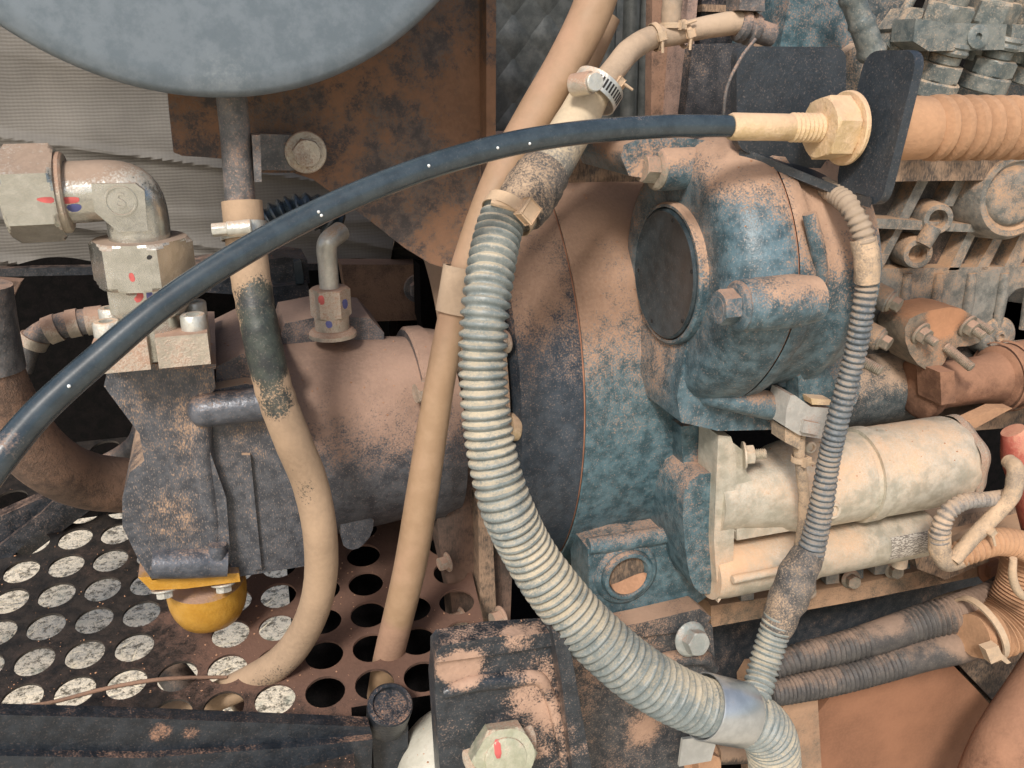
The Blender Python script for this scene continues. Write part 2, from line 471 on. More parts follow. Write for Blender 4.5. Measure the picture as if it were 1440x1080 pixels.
# back wall of the bay, lower part coloured black for its shade, and cloth-faced panel above
def quad(bm, a, b, c, d, t):
    prism(bm, [a, b, c, d], t)
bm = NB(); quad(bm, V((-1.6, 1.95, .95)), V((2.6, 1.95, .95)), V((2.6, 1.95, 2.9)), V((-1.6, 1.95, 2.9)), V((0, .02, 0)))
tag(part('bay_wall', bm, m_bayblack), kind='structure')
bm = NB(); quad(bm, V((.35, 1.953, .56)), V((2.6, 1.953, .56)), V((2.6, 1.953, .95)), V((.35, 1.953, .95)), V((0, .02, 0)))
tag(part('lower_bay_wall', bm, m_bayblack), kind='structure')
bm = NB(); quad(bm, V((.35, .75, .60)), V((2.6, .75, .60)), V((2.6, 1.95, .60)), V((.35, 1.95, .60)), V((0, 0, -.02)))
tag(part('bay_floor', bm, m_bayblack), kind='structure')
bm = NB(); gx, gy = 180, 110; rows = []
for a in range(gy + 1):
    row = []
    for b in range(gx + 1):
        p = Q(-80 + 730 * b / gx, -60 + (434 + 8 * math.sin(b * .12)) * a / gy, 1.62)
        n1 = mathutils.noise.noise(V((p.x * 5, p.z * 9, .3))); n2 = mathutils.noise.noise(V((p.x * 3 + p.z * 14, p.z * 4, 5.3)))
        p.y += -.016 * n1 - .03 * max(0, .2 - abs(n2)) ** 1.3 * 3 * (1 if a > gy * .55 else .1) + (.03 if a == gy else 0)
        row.append(bm.verts.new(p))
    rows.append(row)
for A_, B_ in zip(rows, rows[1:]):
    for b in range(gx): bm.faces.new((A_[b], A_[b+1], B_[b+1], B_[b]))
bmesh.ops.solidify(bm, geom=bm.faces[:], thickness=.012)
ins = part('insulation_panel', bm, m_ins); tag(ins, 'grey brown ribbed cloth insulation panel behind the steel elbow and canister', 'insulation')
# soft folds across the cloth
t = thing('insulation_trim', 'thin black edge strip under the cloth insulation panel', 'trim', Q(200, 380, 1.6))
bm = slab([(-40, 378), (640, 368), (640, 376), (-40, 390)], 1.60, .02, .002); part('strip', bm, m_black, t)
# quilted foil panel
t = thing('quilted_panel', 'dark quilted foil heat panel with diamond seams behind the tan pipe', 'insulation', Q(750, 200, 1.55))
bm = slab([(690, -60), (960, -60), (960, 330), (690, 330)], 1.55, .03, .004)
part('backing', bm, m_quilt, t)
for i in range(4):
    for j in range(2):
        cx, cy = 722 + 48 * j, -10 + 62 * i; a, b = 25, 33
        bm = NB(); q = [Q(cx, cy - b, 1.55), Q(cx + a, cy, 1.55), Q(cx, cy + b, 1.55), Q(cx - a, cy, 1.55)]
        cc = bm.verts.new(sum(q, V()) / 4 - V((0, .006, 0))); vv = [bm.verts.new(p) for p in q]
        mids = []
        for k in range(4): bm.faces.new((vv[k], vv[(k + 1) % 4], cc))
        bmesh.ops.subdivide_edges(bm, edges=bm.edges, cuts=2, use_grid_fill=True)
        part('quilt_diamond', bm, m_quilt, t, ang=80)

# ================================================================== PERFORATED FLOOR PLATE
def rot3(a, b, c):
    return Matrix.Rotation(c, 3, 'Z') @ Matrix.Rotation(b, 3, 'Y') @ Matrix.Rotation(a, 3, 'X')
RM = rot3(R_(10.4786), R_(-1.7557), R_(-6.6267))
PU, PV = RM @ V((1, 0, 0)), -(RM @ V((0, 1, 0))); PN = PU.cross(-PV).normalized()
PO = V((-.26251728, 1.41619023, 1.21809034)); SP = .062
def plate_at(i, j): return PO + PU * SP * i + PV * SP * j
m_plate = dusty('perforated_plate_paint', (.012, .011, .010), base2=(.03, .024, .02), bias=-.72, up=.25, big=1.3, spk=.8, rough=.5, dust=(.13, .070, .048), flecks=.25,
                blobs=[(plate_at(7, 4), .34, 1.1), (plate_at(2.5, 5), .12, .25)])  # dust coloured darker for the plate's shade; less of it at left
holes = set()
bm = NB(); n = 24; rh = .0250
def cell(i, j, hole, yo=0):
    c = plate_at(i, j); h = SP / 2
    def sq(k):
        a = 2 * math.pi * k / n; x, y = math.cos(a), math.sin(a); s = h / max(abs(x), abs(y)); return c + PU * x * s - PV * y * s
    if not hole:
        bm.faces.new([bm.verts.new(c + PU * x * h + PV * y * h) for x, y in ((-1, -1), (1, -1), (1, 1), (-1, 1))]); return
    # keep square corners: n divisible by 8
    O = [bm.verts.new(sq(k)) for k in range(n)]
    I = [bm.verts.new(c + (PU * math.cos(2*math.pi*k/n) - PV * math.sin(2*math.pi*k/n)) * rh) for k in range(n)]
    I2 = [bm.verts.new(v.co - PN * .004) for v in I]
    for k in range(n):
        j2 = (k + 1) % n
        bm.faces.new((O[k], O[j2], I[j2], I[k])); bm.faces.new((I[k], I[j2], I2[j2], I2[k]))
for i in range(-3, 10):
    for j in range(-3, 10):
        if j > 7 and i > 6: continue
        cell(i, j, not (i == 3 and j < 6) and not (i < 0 and j < -1) and j < 9 and i < 10 and not (i == 8 and j < 5))
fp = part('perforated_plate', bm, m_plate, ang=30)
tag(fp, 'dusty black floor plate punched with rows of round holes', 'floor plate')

# ================================================================== CANISTER, RUST BRACKET, DRAIN PIPE
o3, r3 = circ3(Q(0, 38, .92), Q(315, 138, .92), Q(622, 0, .92))
t = thing('air_canister', 'large round grey steel canister end at the top left corner', 'canister', o3)
bm = lathe(NB(), o3 + V((0, .0, 0)), V((0, 1, 0)), [(-.004, 0), (-.004, r3 * .5), (-.002, r3 * .93), (0, r3 * .975), (.004, r3 * .992), (.012, r3), (.03, r3), (.034, r3 * .985), (.30, r3 * .985), (.31, 0)], 160)
part('shell', bm, m_disc, t, ang=40)

t = thing('rust_bracket', 'rusty brown sheet steel bracket with pointed lower corner hanging behind the canister', 'bracket', Q(600, 200, 1.12))
bm = slab([(232, 90), (238, 160), (244, 214), (256, 219), (300, 222), (362, 228), (366, 243), (412, 243), (440, 252), (520, 310), (568, 348), (604, 370), (632, 379), (652, 374), (664, 350), (684, 270), (690, 200), (690, -60), (232, -60)], 1.12, .005, .001, 1)
part('plate', bm, m_rust, t)
bm = slab([(684, -60), (698, -60), (697, 205), (688, 260), (684, 260)], 1.09, .035, .0015, 2)
part('flange', bm, m_rust, t)
bm = NB(); tube(bm, [(679, -60, 1.117, 4), (679, 120, 1.117, 4), (676, 240, 1.117, 3), (664, 330, 1.117, 2)], 8, .01)
part('weld_bead', bm, m_rust, t)

t = thing('drain_pipe', 'grey worn steel drain pipe under the canister with bolted strap', 'pipe', Q(335, 280, 1.0))
bm = NB(); tube(bm, [(321, 60, 1.0, 21), (326, 140, 1.0, 21), (332, 200, 1.0, 21), (339, 300, 1.0, 21)], 28, .01)
part('pipe', bm, m_steelpipe, t)
bm = slab([(354, 190), (366, 190), (368, 256), (358, 256)], .985, .03, .001)
st_ = part('strap', bm, m_steelpipe, t)
bm = slab([(364, 188), (412, 190), (432, 200), (434, 230), (412, 240), (368, 239)], 1.09, .025, .0015)
part('tab', bm, m_steelpipe, t)
b0 = bolt(t, Q(430, 214, 1.088), V((0, -1, 0)), mm(34, Q(428, 214, 1.08)), m_zdust, 'hex_bolt', .3)

text_part_later = [(b0, Q(430, 214, 1.088))]
def hose(name, label, cat, pts, mat, seg=24, step=.006, mod=None, group=None):
    bm = NB(); tube(bm, pts, seg, step, mod); o = part(name, bm, mat, ang=60); tag(o, label, cat, group); return o
m_drain = dusty('drain_hose_rubber', (.022, .026, .026), base2=(.045, .055, .045), bias=.55, up=.2, big=.7, mid=.9, spk=1.9, rough=.5, dust=(.365, .255, .165), flecks=.25, bump=.5, width=.12,
                blobs=[(Q(372, 430, .94), .050, -.9), (Q(376, 490, .93), .045, -1.3), (Q(374, 520, .93), .03, -.5), (Q(388, 565, .92), .03, -.7), (Q(428, 700, .90), .03, -.45), (Q(372, 945, .98), .06, -.35)])
def wrink(s, a): return 1 + .06 * mathutils.noise.noise(V((math.cos(a), math.sin(a), s * 90))) * (1 if .09 < s < .24 else .15)
hose('drain_hose', 'dusty drain hose with bare black wrinkled patch curving down to the plate', 'hose',
     [(340, 283, 1.0, 28), (346, 340, .99, 28), (354, 400, .97, 27), (367, 470, .95, 26), (386, 550, .94, 26), (412, 620, .93, 26), (436, 680, .93, 25), (450, 750, .93, 24), (450, 820, .95, 23), (432, 880, .97, 22), (395, 930, .99, 22), (330, 968, 1.02, 21), (250, 1000, 1.05, 19), (210, 1015, 1.07, 17)], m_drain, 28, .0035, wrink)
def band(bm, p, ax, r, w_, th=.0012, seg=40):
    return lathe(bm, p - ax * w_ / 2, ax, [(0, r), (0, r + th), (w_, r + th), (w_, r), (0, r)], seg)
def worm_clamp(label, p, ax, r, w_, side, sl, mat, grp='worm drive hose clamps'):
    t = thing('hose_clamp', label, 'clamp', p, grp)
    ax = ax.normalized(); part('band', band(NB(), p, ax, r, w_), mat, t)
    side = (side - ax * side.dot(ax)).normalized(); tg = ax.cross(side)
    c = p + side * (r + w_ * .36)
    wh = part('worm_housing', cyl(NB(), c - tg * sl * .5, c + tg * sl * .4, w_ * .48, 24), mat, t)
    bm = NB(); hexa(bm, c - tg * sl * .5, c - tg * sl * 1.05, w_ * .42); part('screw', bm, mat, wh)
    return t
pc = Q(343, 325, .993)
worm_clamp('shiny worm clamp on the top of the dusty drain hose', pc, Q(346, 345, .99) - Q(340, 300, 1.0), mm(31, pc), mm(22, pc), V((-.1, -1, 0)), mm(-36, pc), m_zinc)

# ================================================================== STEEL ELBOW FITTING
m_elbow = dusty('zinc_elbow', (.50, .50, .45), base2=(.62, .62, .57), bias=-.36, up=.85, big=.9, mid=.8, spk=1.0, rough=.25, metal=.85, dust=(.30, .22, .165), flecks=.06, width=.3, bump=.25)
EY = 1.0
t = thing('elbow_fitting', 'large zinc plated hydraulic elbow with hex nuts on top of the pump', 'pipe fitting', Q(205, 445, EY))
X = V((1, 0, 0)); Z = V((0, 0, 1))
pe = Q(86, 271, EY); rn = mm(68, pe); rb = mm(43, pe)
zt = V((pe.x, EY, pe.z))
xc = Q(192, 300, EY).x                     # axis of the vertical leg
bm = NB(); hexa(bm, V((pe.x - mm(67, pe), EY, pe.z)), V((pe.x, EY, pe.z)), rn, 0, .09)
n1 = part('coupling_nut', bm, m_elbow, t, 20)
bm = NB(); cyl(bm, V((pe.x - .01, EY, pe.z)), V((pe.x + mm(9, pe), EY, pe.z)), mm(56, pe), 48, .002); part('collar', bm, m_zdust, t)
# the body: one bent forging
zc = pe.z; rr = mm(30, pe); bm = NB()
P = [V((pe.x, EY, zc, rb)), V((pe.x + .02, EY, zc, rb)), V((xc - rr, EY, zc, rb)), V((xc - rr * .3, EY, zc - rr * .28, rb * 1.04)), V((xc, EY, zc - rr, rb)), V((xc, EY, Q(200, 345, EY).z, rb)), V((xc, EY, Q(200, 360, EY).z, rb))]
tube3(bm, P, 40, .004)
eb = part('elbow_body', bm, m_elbow, t, 60)
bm = slab([(128, 258), (190, 258), (203, 268), (208, 325), (166, 326), (133, 298)], EY - rb - .003, .05, .004, 3)
fl_ = part('forged_flat', bm, m_elbow, t)
# raised circle and letter on the flat
cS = Q(170, 283, EY - rb - .003)
bm = NB(); lathe(bm, cS + V((0, .001, 0)), V((0, -1, 0)), [(0, .0128), (.0022, .0134), (.0022, .0150), (0, .0156)], 40)
part('raised_ring', bm, m_elbow, fl_)
def text_part(txt, p, size, depth, mat, parent, rx=math.pi / 2, rz=0.0, name='raised_letter', basis=None, font_off=0.0):
    cu = bpy.data.curves.new(name, 'FONT'); cu.body = txt; cu.size = size; cu.extrude = depth; cu.offset = font_off; cu.align_x = 'CENTER'; cu.align_y = 'CENTER'
    o = bpy.data.objects.new('tmp', cu); COL.objects.link(o)
    me = bpy.data.meshes.new_from_object(o); bpy.data.objects.remove(o)
    M = Matrix.Translation(p) @ (basis if basis else Matrix.Rotation(rz, 4, 'Z') @ Matrix.Rotation(rx, 4, 'X'))
    b2 = NB(); b2.from_mesh(me); b2.transform(M); return part(name, b2, mat, parent)
text_part('S', cS, .021, .0016, m_elbow, fl_)
zb = lambda py: Q(200, py, EY).z
bm = NB(); hexa(bm, V((xc, EY, zb(398))), V((xc, EY, zb(334))), mm(70, Q(198, 365, EY)), R_(20), .09); n2 = part('swivel_nut', bm, m_elbow, t, 20)
bm = NB(); hexa(bm, V((xc, EY, zb(441))), V((xc, EY, zb(399))), mm(52, Q(198, 420, EY)), R_(40), .09); n3 = part('adapter_hex', bm, m_elbow, t, 20)
bm = NB(); cyl(bm, V((xc, EY, zb(500))), V((xc, EY, zb(430))), mm(40, Q(198, 440, EY)), 40); part('neck', bm, m_elbow, t)
bm = NB(); lathe(bm, Q(212, 366, EY - .062), V((0, 0, 1)), [(0, 0)], 3) if False else None
bm.free()
for poly, tg in (([(49, 280), (60, 277), (76, 277), (76, 286), (60, 285)], [n1]), ([(79, 278), (92, 277), (110, 277), (112, 281), (110, 285), (92, 287), (79, 285)], [eb, n1]),
                 ([(180, 385), (187, 383), (191, 395), (184, 397)], [n2]), ([(186, 408), (196, 406), (203, 415), (199, 424), (190, 426)], [n3])):
    decal(poly, tg, m_red, t)
for poly, tg in (([(92, 289), (106, 286), (116, 289), (112, 297), (98, 298)], [eb]), ([(205, 404), (213, 406), (216, 420), (214, 431), (207, 428)], [n3])):
    decal(poly, tg, m_blue, t)
decal([(206, 361), (210, 358), (215, 361), (212, 365), (207, 365)], [n2], m_holes, n2, 'drilled_pit')

t = thing('split_flange', 'pale zinc split flange with socket bolts clamping the elbow to the pump top', 'flange', Q(215, 500, EY))
zf = zb(503)
for sx in (-1, 1):
    bm = NB()
    x0 = xc + sx * .004; x1 = xc + sx * .056
    b2 = slabX([(EY - .045, zf), (EY + .055, zf), (EY + .055, zf + .034), (EY - .045, zf + .034)], x0, x1, .007, 3)
    part('flange_half', b2, m_zdust, t)
    for yy in (-.022, .035):
        bmm = NB(); q = V((xc + sx * .043, EY + yy, zf + .034))
        lathe(bmm, q, Z, [(0, 0), (0, .0135), (.014, .0135), (.016, .012), (.016, .007), (.008, .0068), (.008, 0)], 24)
        part('socket_bolt', bmm, m_zinc, t)

# ================================================================== PUMP
m_pumpdust = dusty('pump_casting', (.050, .054, .062), base2=(.11, .115, .125), bias=-.22, up=1.05, big=1.0, mid=1.0, spk=2.1, rough=.45, dust=(.315, .205, .150), flecks=.7)
m_pumpface = dusty('pump_face_casting', (.048, .053, .062), base2=(.10, .107, .12), bias=-.50, up=1.05, big=1.5, mid=1.4, spk=2.6, rough=.38, stretch=(1.6, 1.6, .7), dust=(.40, .27, .18), flecks=.75,
                   blobs=[(Q(220, 600, 1.02), .07, .35), (Q(240, 735, 1.02), .05, .35)])
m_pumpbare = dusty('bare_pump_boss', (.060, .068, .082), base2=(.12, .13, .15), bias=-.75, up=.6, big=1.0, mid=1.0, spk=1.6, rough=.36, metal=.2, flecks=.4, dust=(.36, .235, .165))
t = thing('hydraulic_pump', 'dusty dark cast hydraulic pump lying under the black cable', 'pump', Q(400, 800, 1.1))
bm = slab([(152, 517), (300, 517), (303, 545), (292, 562), (290, 620), (318, 700), (324, 780), (320, 800), (214, 816), (196, 790), (172, 740), (172, 700), (182, 665), (203, 648), (196, 610), (166, 570), (146, 543)], 1.02, .21, .007, 3)
part('end_cover', bm, m_pumpface, t)
bm = slab([(143, 512), (304, 512), (303, 519), (146, 520)], 1.005, .235, .002, 2)
part('cover_plate', bm, m_pumpdust, t)
bm = slab([(290, 550), (345, 540), (408, 545), (430, 690), (430, 796), (330, 812), (318, 780), (300, 640)], 1.035, .28, .008, 3)
part('body', bm, m_pumpface, t)
bm = slab([(304, 516), (340, 498), (398, 500), (404, 560), (304, 560)], 1.06, .22, .010, 3)
part('body_shoulder', bm, m_pumpdust, t)
bm = NB(); a, b = Q(262, 572, 1.02), Q(398, 572, 1.02); a.z = b.z = Q(330, 572, 1.02).z
lathe(bm, a, V((1, 0, 0)), [(0, 0), (.002, .010), (.008, .017), (.02, .020), (b.x - a.x, .020), (b.x - a.x, 0)], 32)
part('valve_boss', bm, m_pumpbare, t)
bm = NB(); tube(bm, [(281, 585, 1.03, 17), (283, 640, 1.03, 17), (296, 720, 1.03, 15), (302, 775, 1.03, 12)], 20); part('cast_rib', bm, m_pumpface, t)
bm = NB(); a = Q(214, 793, 1.02); b = Q(320, 790, 1.02); tube3(bm, [V((*a, .018)), V((*((a+b)/2), .019)), V((*b, .018))], 24); part('lower_boss', bm, m_pumpbare, t)
bm = NB(); tube(bm, [(306, 765, 1.015, 12), (306, 800, 1.015, 13)], 20); part('lower_stub', bm, m_pumpbare, t)
bm = slab([(340, 640), (352, 640), (368, 800), (356, 802)], 1.028, .02, .002); part('cast_rib', bm, m_pumpface, t)
# the barrel
YB = 1.20; cB = Q(500, 607, YB); RB = mm(137, cB)
xa, xb = Q(395, 600, YB - RB * .5).x, Q(600, 600, YB - RB * .6).x
ax0 = V((xa, YB, cB.z))
Lb = xb - xa
bm = lathe(NB(), ax0, X, [(-.02, 0), (-.02, RB * .98), (.01, RB), (Lb * .30, RB * 1.0), (Lb * .55, RB * .985), (Lb * .85, RB * .95), (Lb, RB * .93), (Lb, 0)], 96, rf=lambda a, t: 1 + .006 * math.sin(a * 5))
part('barrel', bm, m_pumpdust, t)
pm = NB(); lathe(pm, ax0 + X * Lb * .97, X, [(0, 0), (0, RB * 1.0), (.004, RB * 1.03), (.024, RB * 1.03), (.03, RB * 1.0), (.05, RB * .97), (.05, 0)], 96)
part('mounting_flange', pm, m_pumpdust, t)
bm = slab([(478, 725), (526, 725), (524, 750), (508, 770), (492, 774), (480, 765)], 1.09, .03, .006, 3, 1); part('lug', bm, m_pumpface, t)
for (x, y) in ((603, 550),):
    bolt(t, Q(x, y, 1.07 if y < 700 else 1.15), V((-1, -.2, 0)), mm(26, Q(x, y, 1.07)), m_zdust, 'flange_bolt')
# flat-topped adapter behind the fitting
bm = slab([(395, 470), (400, 455), (450, 445), (520, 447), (540, 468), (540, 520), (395, 520)], 1.20, .12, .008, 3); part('port_block', bm, m_pumpdust, t)

t = thing('relief_cap', 'yellow domed cap bolted beneath the pump', 'cap', Q(292, 885, 1.05))
q = Q(290, 822, 1.08); q2 = q.copy(); rc = mm(54, q)
bm = lathe(NB(), q, V((0, .12, -1)), [(-.01, 0), (-.01, rc), (.012, rc), (.022, rc * .985), (.034, rc * .93), (.046, rc * .82), (.054, rc * .62), (.058, rc * .35), (.059, 0)], 48)
part('dome', bm, m_yellow, t)
bm = slab([(194, 812), (336, 806), (338, 818), (260, 828), (212, 830)], 1.02, .09, .002); part('cap_flange', bm, m_yellow, t)
bolt(t, Q(231, 828, 1.03), V((0, -.35, -1)), mm(20, Q(231, 828, 1.03)), m_zinc, 'hex_bolt')
bolt(t, Q(314, 820, 1.03), V((0, -.35, -1)), mm(20, Q(231, 828, 1.03)), m_zinc, 'hex_bolt')

t = thing('pump_port_fitting', 'slender zinc tube fitting with hex rising from the pump barrel', 'pipe fitting', Q(468, 470, 1.17))
YF = 1.17; q = Q(468, 470, YF); s = mm(1, q)
def fz(py): return V((q.x, YF, Q(468, py, YF).z))
bm = lathe(NB(), fz(472), Z, [(0, 0), (0, 33*s), (.005, 33*s), (.010, 28*s), (.012, 0)], 40); part('base_ring', bm, m_zdust, t)
bm = NB(); cyl(bm, fz(468), fz(436), 24*s); f1 = part('lower_collar', bm, m_zdust, t)
bm = NB(); hexa(bm, fz(444), fz(404), 28*s, R_(22)); f2 = part('hex_nut', bm, m_zdust, t, 20)
bm = NB(); Pp = [V((*fz(410), 13.5*s)), V((*fz(370), 13.5*s)), V((*fz(350), 14*s)), V((*(fz(338) + X*.004), 14*s)), V((*(fz(330) + X*.022 + V((0, .02, 0))), 14*s))]
tube3(bm, Pp, 24, .003); part('tube', bm, m_zinc, t)
decal([(447, 416), (455, 415), (457, 428), (449, 429)], [f2], m_red, t); decal([(480, 422), (488, 420), (489, 432), (483, 436)], [f2], m_blue, t); decal([(457, 452), (466, 451), (468, 460), (460, 462)], [f1], m_blue, t)

# dark things behind the pump
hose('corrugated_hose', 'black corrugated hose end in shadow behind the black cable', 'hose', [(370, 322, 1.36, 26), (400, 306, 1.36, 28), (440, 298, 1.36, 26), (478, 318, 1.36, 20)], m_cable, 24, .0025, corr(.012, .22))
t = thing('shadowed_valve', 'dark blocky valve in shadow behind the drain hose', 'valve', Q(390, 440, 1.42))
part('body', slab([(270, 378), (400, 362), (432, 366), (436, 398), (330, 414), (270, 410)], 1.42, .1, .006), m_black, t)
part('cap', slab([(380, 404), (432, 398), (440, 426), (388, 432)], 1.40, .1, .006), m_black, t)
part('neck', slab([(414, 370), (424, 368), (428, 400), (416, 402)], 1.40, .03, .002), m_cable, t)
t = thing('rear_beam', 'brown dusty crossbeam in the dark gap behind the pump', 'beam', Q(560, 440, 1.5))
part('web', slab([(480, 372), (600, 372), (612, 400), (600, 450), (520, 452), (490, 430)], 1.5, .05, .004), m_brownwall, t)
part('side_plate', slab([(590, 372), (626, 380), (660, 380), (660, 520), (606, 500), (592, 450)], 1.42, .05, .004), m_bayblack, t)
bolt(t, Q(588, 405, 1.49), V((0, -1, 0)), mm(24, Q(588, 405, 1.49)), m_steelpipe, 'hex_bolt')

# left side: big hose, ferrule, braided ring
t = thing('suction_hose', 'thick brown dusty rubber hose curling out at the left edge', 'hose', Q(60, 690, 1.25))
bm = NB(); tube(bm, [(-30, 480, 1.2, 44), (-8, 540, 1.2, 44), (22, 600, 1.22, 44), (66, 648, 1.25, 42), (120, 675, 1.3, 40), (190, 684, 1.35, 38)], 32, .006)
part('rubber', bm, m_brownwall, t)
bm = NB(); tube(bm, [(-34, 400, 1.2, 46), (-28, 460, 1.2, 48), (-18, 520, 1.2, 49)], 32, .01); part('ferrule', bm, m_steelpipe, t)
t = thing('braided_hose', 'blurry silver banded hose arching behind the pump at left', 'hose', Q(60, 520, 1.4))
bh = [(30, 520, 1.4, 15), (44, 480, 1.4, 16), (80, 460, 1.4, 18), (120, 452, 1.4, 18), (160, 448, 1.4, 17)]
bm = NB(); tube(bm, bh, 20, .004); part('rubber', bm, m_steelpipe, t)
for a_, b__ in (((66, 466), (84, 459)), ((96, 456), (112, 453)), ((122, 452), (146, 449)), ((44, 486), (50, 474))):
    bm = NB(); tube(bm, [(*a_, 1.4, 20), (*b__, 1.4, 20)], 24); part('silver_band', bm, m_zdust, t)
hose('lower_loop_hose', 'thin grey hose loop in shadow left of the pump', 'hose', [(100, 668, 1.5, 14), (150, 652, 1.45, 14), (190, 625, 1.4, 14), (205, 590, 1.4, 14)], m_steelpipe, 16)
t = thing('left_corner_plate', 'small brown dusty plate corner at the left edge', 'plate', Q(10, 430, 1.3))
part('plate', slab([(-30, 392), (30, 396), (2, 450), (-30, 470)], 1.3, .02, .002), m_brownwall, t)
t = thing('side_channel', 'black folded steel channel slanting down at the left edge', 'channel', Q(60, 760, 1.35))
part('web', slab([(-30, 740), (60, 700), (150, 700), (30, 790), (-30, 830)], 1.38, .03, .004), m_black, t)
part('lip', slab([(-30, 790), (60, 720), (80, 700), (96, 702), (10, 790), (-30, 820)], 1.34, .01, .002), m_black, t)

# ================================================================== FLYWHEEL HOUSING (axis along X)
YC, YN = 1.375, 1.01; RH = YC - YN
zH = Q(750, 590, YC).z
zH = Q(822, 610, YN).z
O = V((0, YC, zH))
x_l0 = Q(672, 620, YN + .05).x; x_l = Q(732, 700, YN).x; x_s = Q(820, 650, YN).x; x_r = Q(1012, 640, YN).x
m_house = dusty('housing_paint', TEAL, base2=TEAL2, bias=-.40, up=1.25, big=.9, mid=.9, spk=1.9, rough=.43, flecks=.6, dust=(.385, .240, .160), bigscale=7,
                blobs=[(Q(810, 400, 1.02), .11, .45), (Q(980, 640, .97), .035, .5)])
m_rim = dusty('rim_dark_paint', (.028, .040, .054), base2=(.058, .076, .095), film=.1, bias=-.56, up=1.35, big=.9, mid=.9, spk=1.8, rough=.42, flecks=.4, dust=(.385, .240, .160), bigscale=7,
              blobs=[(Q(750, 400, 1.02), .10, .4)])
t = thing('flywheel_housing', 'big round blue green flywheel housing with dusty orange top in the middle', 'engine housing', V((x_s, YC, zH - RH)))
bm = lathe(NB(), O + X * x_l, X, [(-.01, RH * .80), (-.002, RH * .965), (.003, RH * .99), (.010, RH), (x_s - x_l - .003, RH * 1.0), (x_s - x_l, RH * .997)], 160)
part('rim', bm, m_rim, t, 30)
bm = lathe(NB(), O + X * x_s, X, [(0, RH * .992), (.0028, RH * .992)], 160); part('sealant_seam', bm, m_seam, t)
Lr = x_r - x_s
bm = lathe(NB(), O + X * (x_s + .0028), X, [(0, RH * .997), (.002, RH * 1.001), (.05, RH * 1.0), (.1, RH * .998), (Lr - .03, RH * .99), (Lr - .01, RH * .985), (Lr, RH * .97), (Lr, 0)], 160)
part('bell', bm, m_house, t, 30)
bm = lathe(NB(), O + X * x_l0, X, [(-.02, RH * .60), (0, RH * .78), (.008, RH * .80), (x_l - x_l0 - .03, RH * .82), (x_l - x_l0 - .018, RH * .965), (x_l - x_l0 - .010, RH * .97), (x_l - x_l0 - .008, RH * .80)], 120)
m_grime = dusty('grime', (.055, .045, .038), base2=(.10, .08, .062), bias=-.02, up=.9, rough=.7, spk=1.2, dust=(.30, .20, .13), flecks=.5, stretch=(1, 1, .25))
part('pump_adapter', bm, m_grime, t, 30)
def house_p(px, py, lift=0.0):      # point on the cylinder seen at a pixel
    d = ray(px, py); a = d.y**2 + d.z**2; b = 2 * (d.y * (0 - YC) + d.z * (CAM.z - zH)); c_ = YC**2 + (CAM.z - zH)**2 - (RH + lift)**2
    k = (-b - math.sqrt(b*b - 4*a*c_)) / (2*a); return CAM + d * k
m_skirt = dusty('brown_grime', (.05, .036, .028), base2=(.09, .065, .05), bias=.0, up=.6, rough=.8, spk=1.0, dust=(.17, .105, .075), flecks=.2, stretch=(1, 1, .25))
part('skirt', slab([(612, 690), (660, 640), (712, 600), (722, 760), (716, 912), (640, 915), (634, 840), (618, 770)], 1.10, .05, .008, 3), m_skirt, t, 50)
part('skirt_rib', slab([(672, 700), (690, 690), (700, 910), (676, 912)], 1.07, .05, .006, 3), m_grime, t, 50)
for (px, py, s) in ((712, 480, 26), (706, 868, 26), (650, 868, 24), (630, 790, 22)):
    p = Q(px, py, 1.04 if px > 680 else 1.095); bolt(t, p, V((-1, -.25, 0)), mm(s * .8, p), m_zdust, 'flange_bolt')
bm = NB(); cyl(bm, Q(716, 600, 1.03), Q(728, 600, 1.03), mm(20, Q(716, 600, 1.03))); part('side_plug', bm, m_brass, t)
# lower front pad, rib and plug
bm = slab([(827, 772), (870, 757), (942, 748), (952, 700), (975, 672), (1005, 668), (1018, 740), (1012, 810), (996, 838), (960, 862), (829, 866)], 1.012, .07, .010, 4)
m_pad = dusty('housing_pad_paint', TEAL, base2=TEAL2, bias=-.40, up=.45, big=1.0, mid=1.1, spk=2.0, rough=.40, flecks=.6, blobs=[(Q(1020, 820, .96), .03, .9), (Q(1000, 640, .98), .04, .6), (Q(880, 806, .97), .045, .35)])
part('mount_pad', bm, m_pad, t, 50)
bm = NB(); tube(bm, [(827, 768, 1.018, 12), (880, 761, 1.016, 13), (945, 750, 1.016, 12)], 20); part('cast_rib', bm, m_pad, t)
bm = slab([(958, 700), (975, 668), (1010, 664), (1024, 700), (1022, 800), (1004, 835), (980, 835), (966, 800)], .945, .12, .020, 6, 1); part('ear', bm, m_pad, t, 60)
bm = slab([(958, 600), (1008, 594), (1012, 680), (975, 690), (960, 650)], .985, .05, .006, 3); part('upper_pad', bm, m_pad, t)
pp = Q(880, 806, 1.012); s = mm(1, pp)
bm = lathe(NB(), pp, V((0, -1, .0)), [(-.004, 49*s), (.003, 47*s), (.006, 43*s), (.006, 40*s), (.004, 38*s), (.011, 36*s), (.012, 34*s), (.012, 31*s), (.011, 30*s), (.0005, 28*s), (.0005, 0)], 56)
rcr = part('recess_ring', bm, m_pad, t)
part('recess_floor', cyl(NB(), pp, pp + V((0, -.0012, 0)), 28*s, 40, .0002), m_grime, rcr)
m_filldust = dusty('settled_dust', (.3, .16, .09), bias=.8, dust=(.44, .24, .14), rough=.95)
bm = NB(); base = pp + V((0, -.010, 0)); vs = []
for i in range(17):
    a = math.pi + math.pi * i / 16; vs.append(V((math.cos(a) * 28*s, 0, math.sin(a) * 28*s)) + base + V((0, .0, 0)))
top = [V((v.x, base.y + .008, base.z - 8*s + 5*s*math.sin((v.x-base.x)*60))) for v in vs]
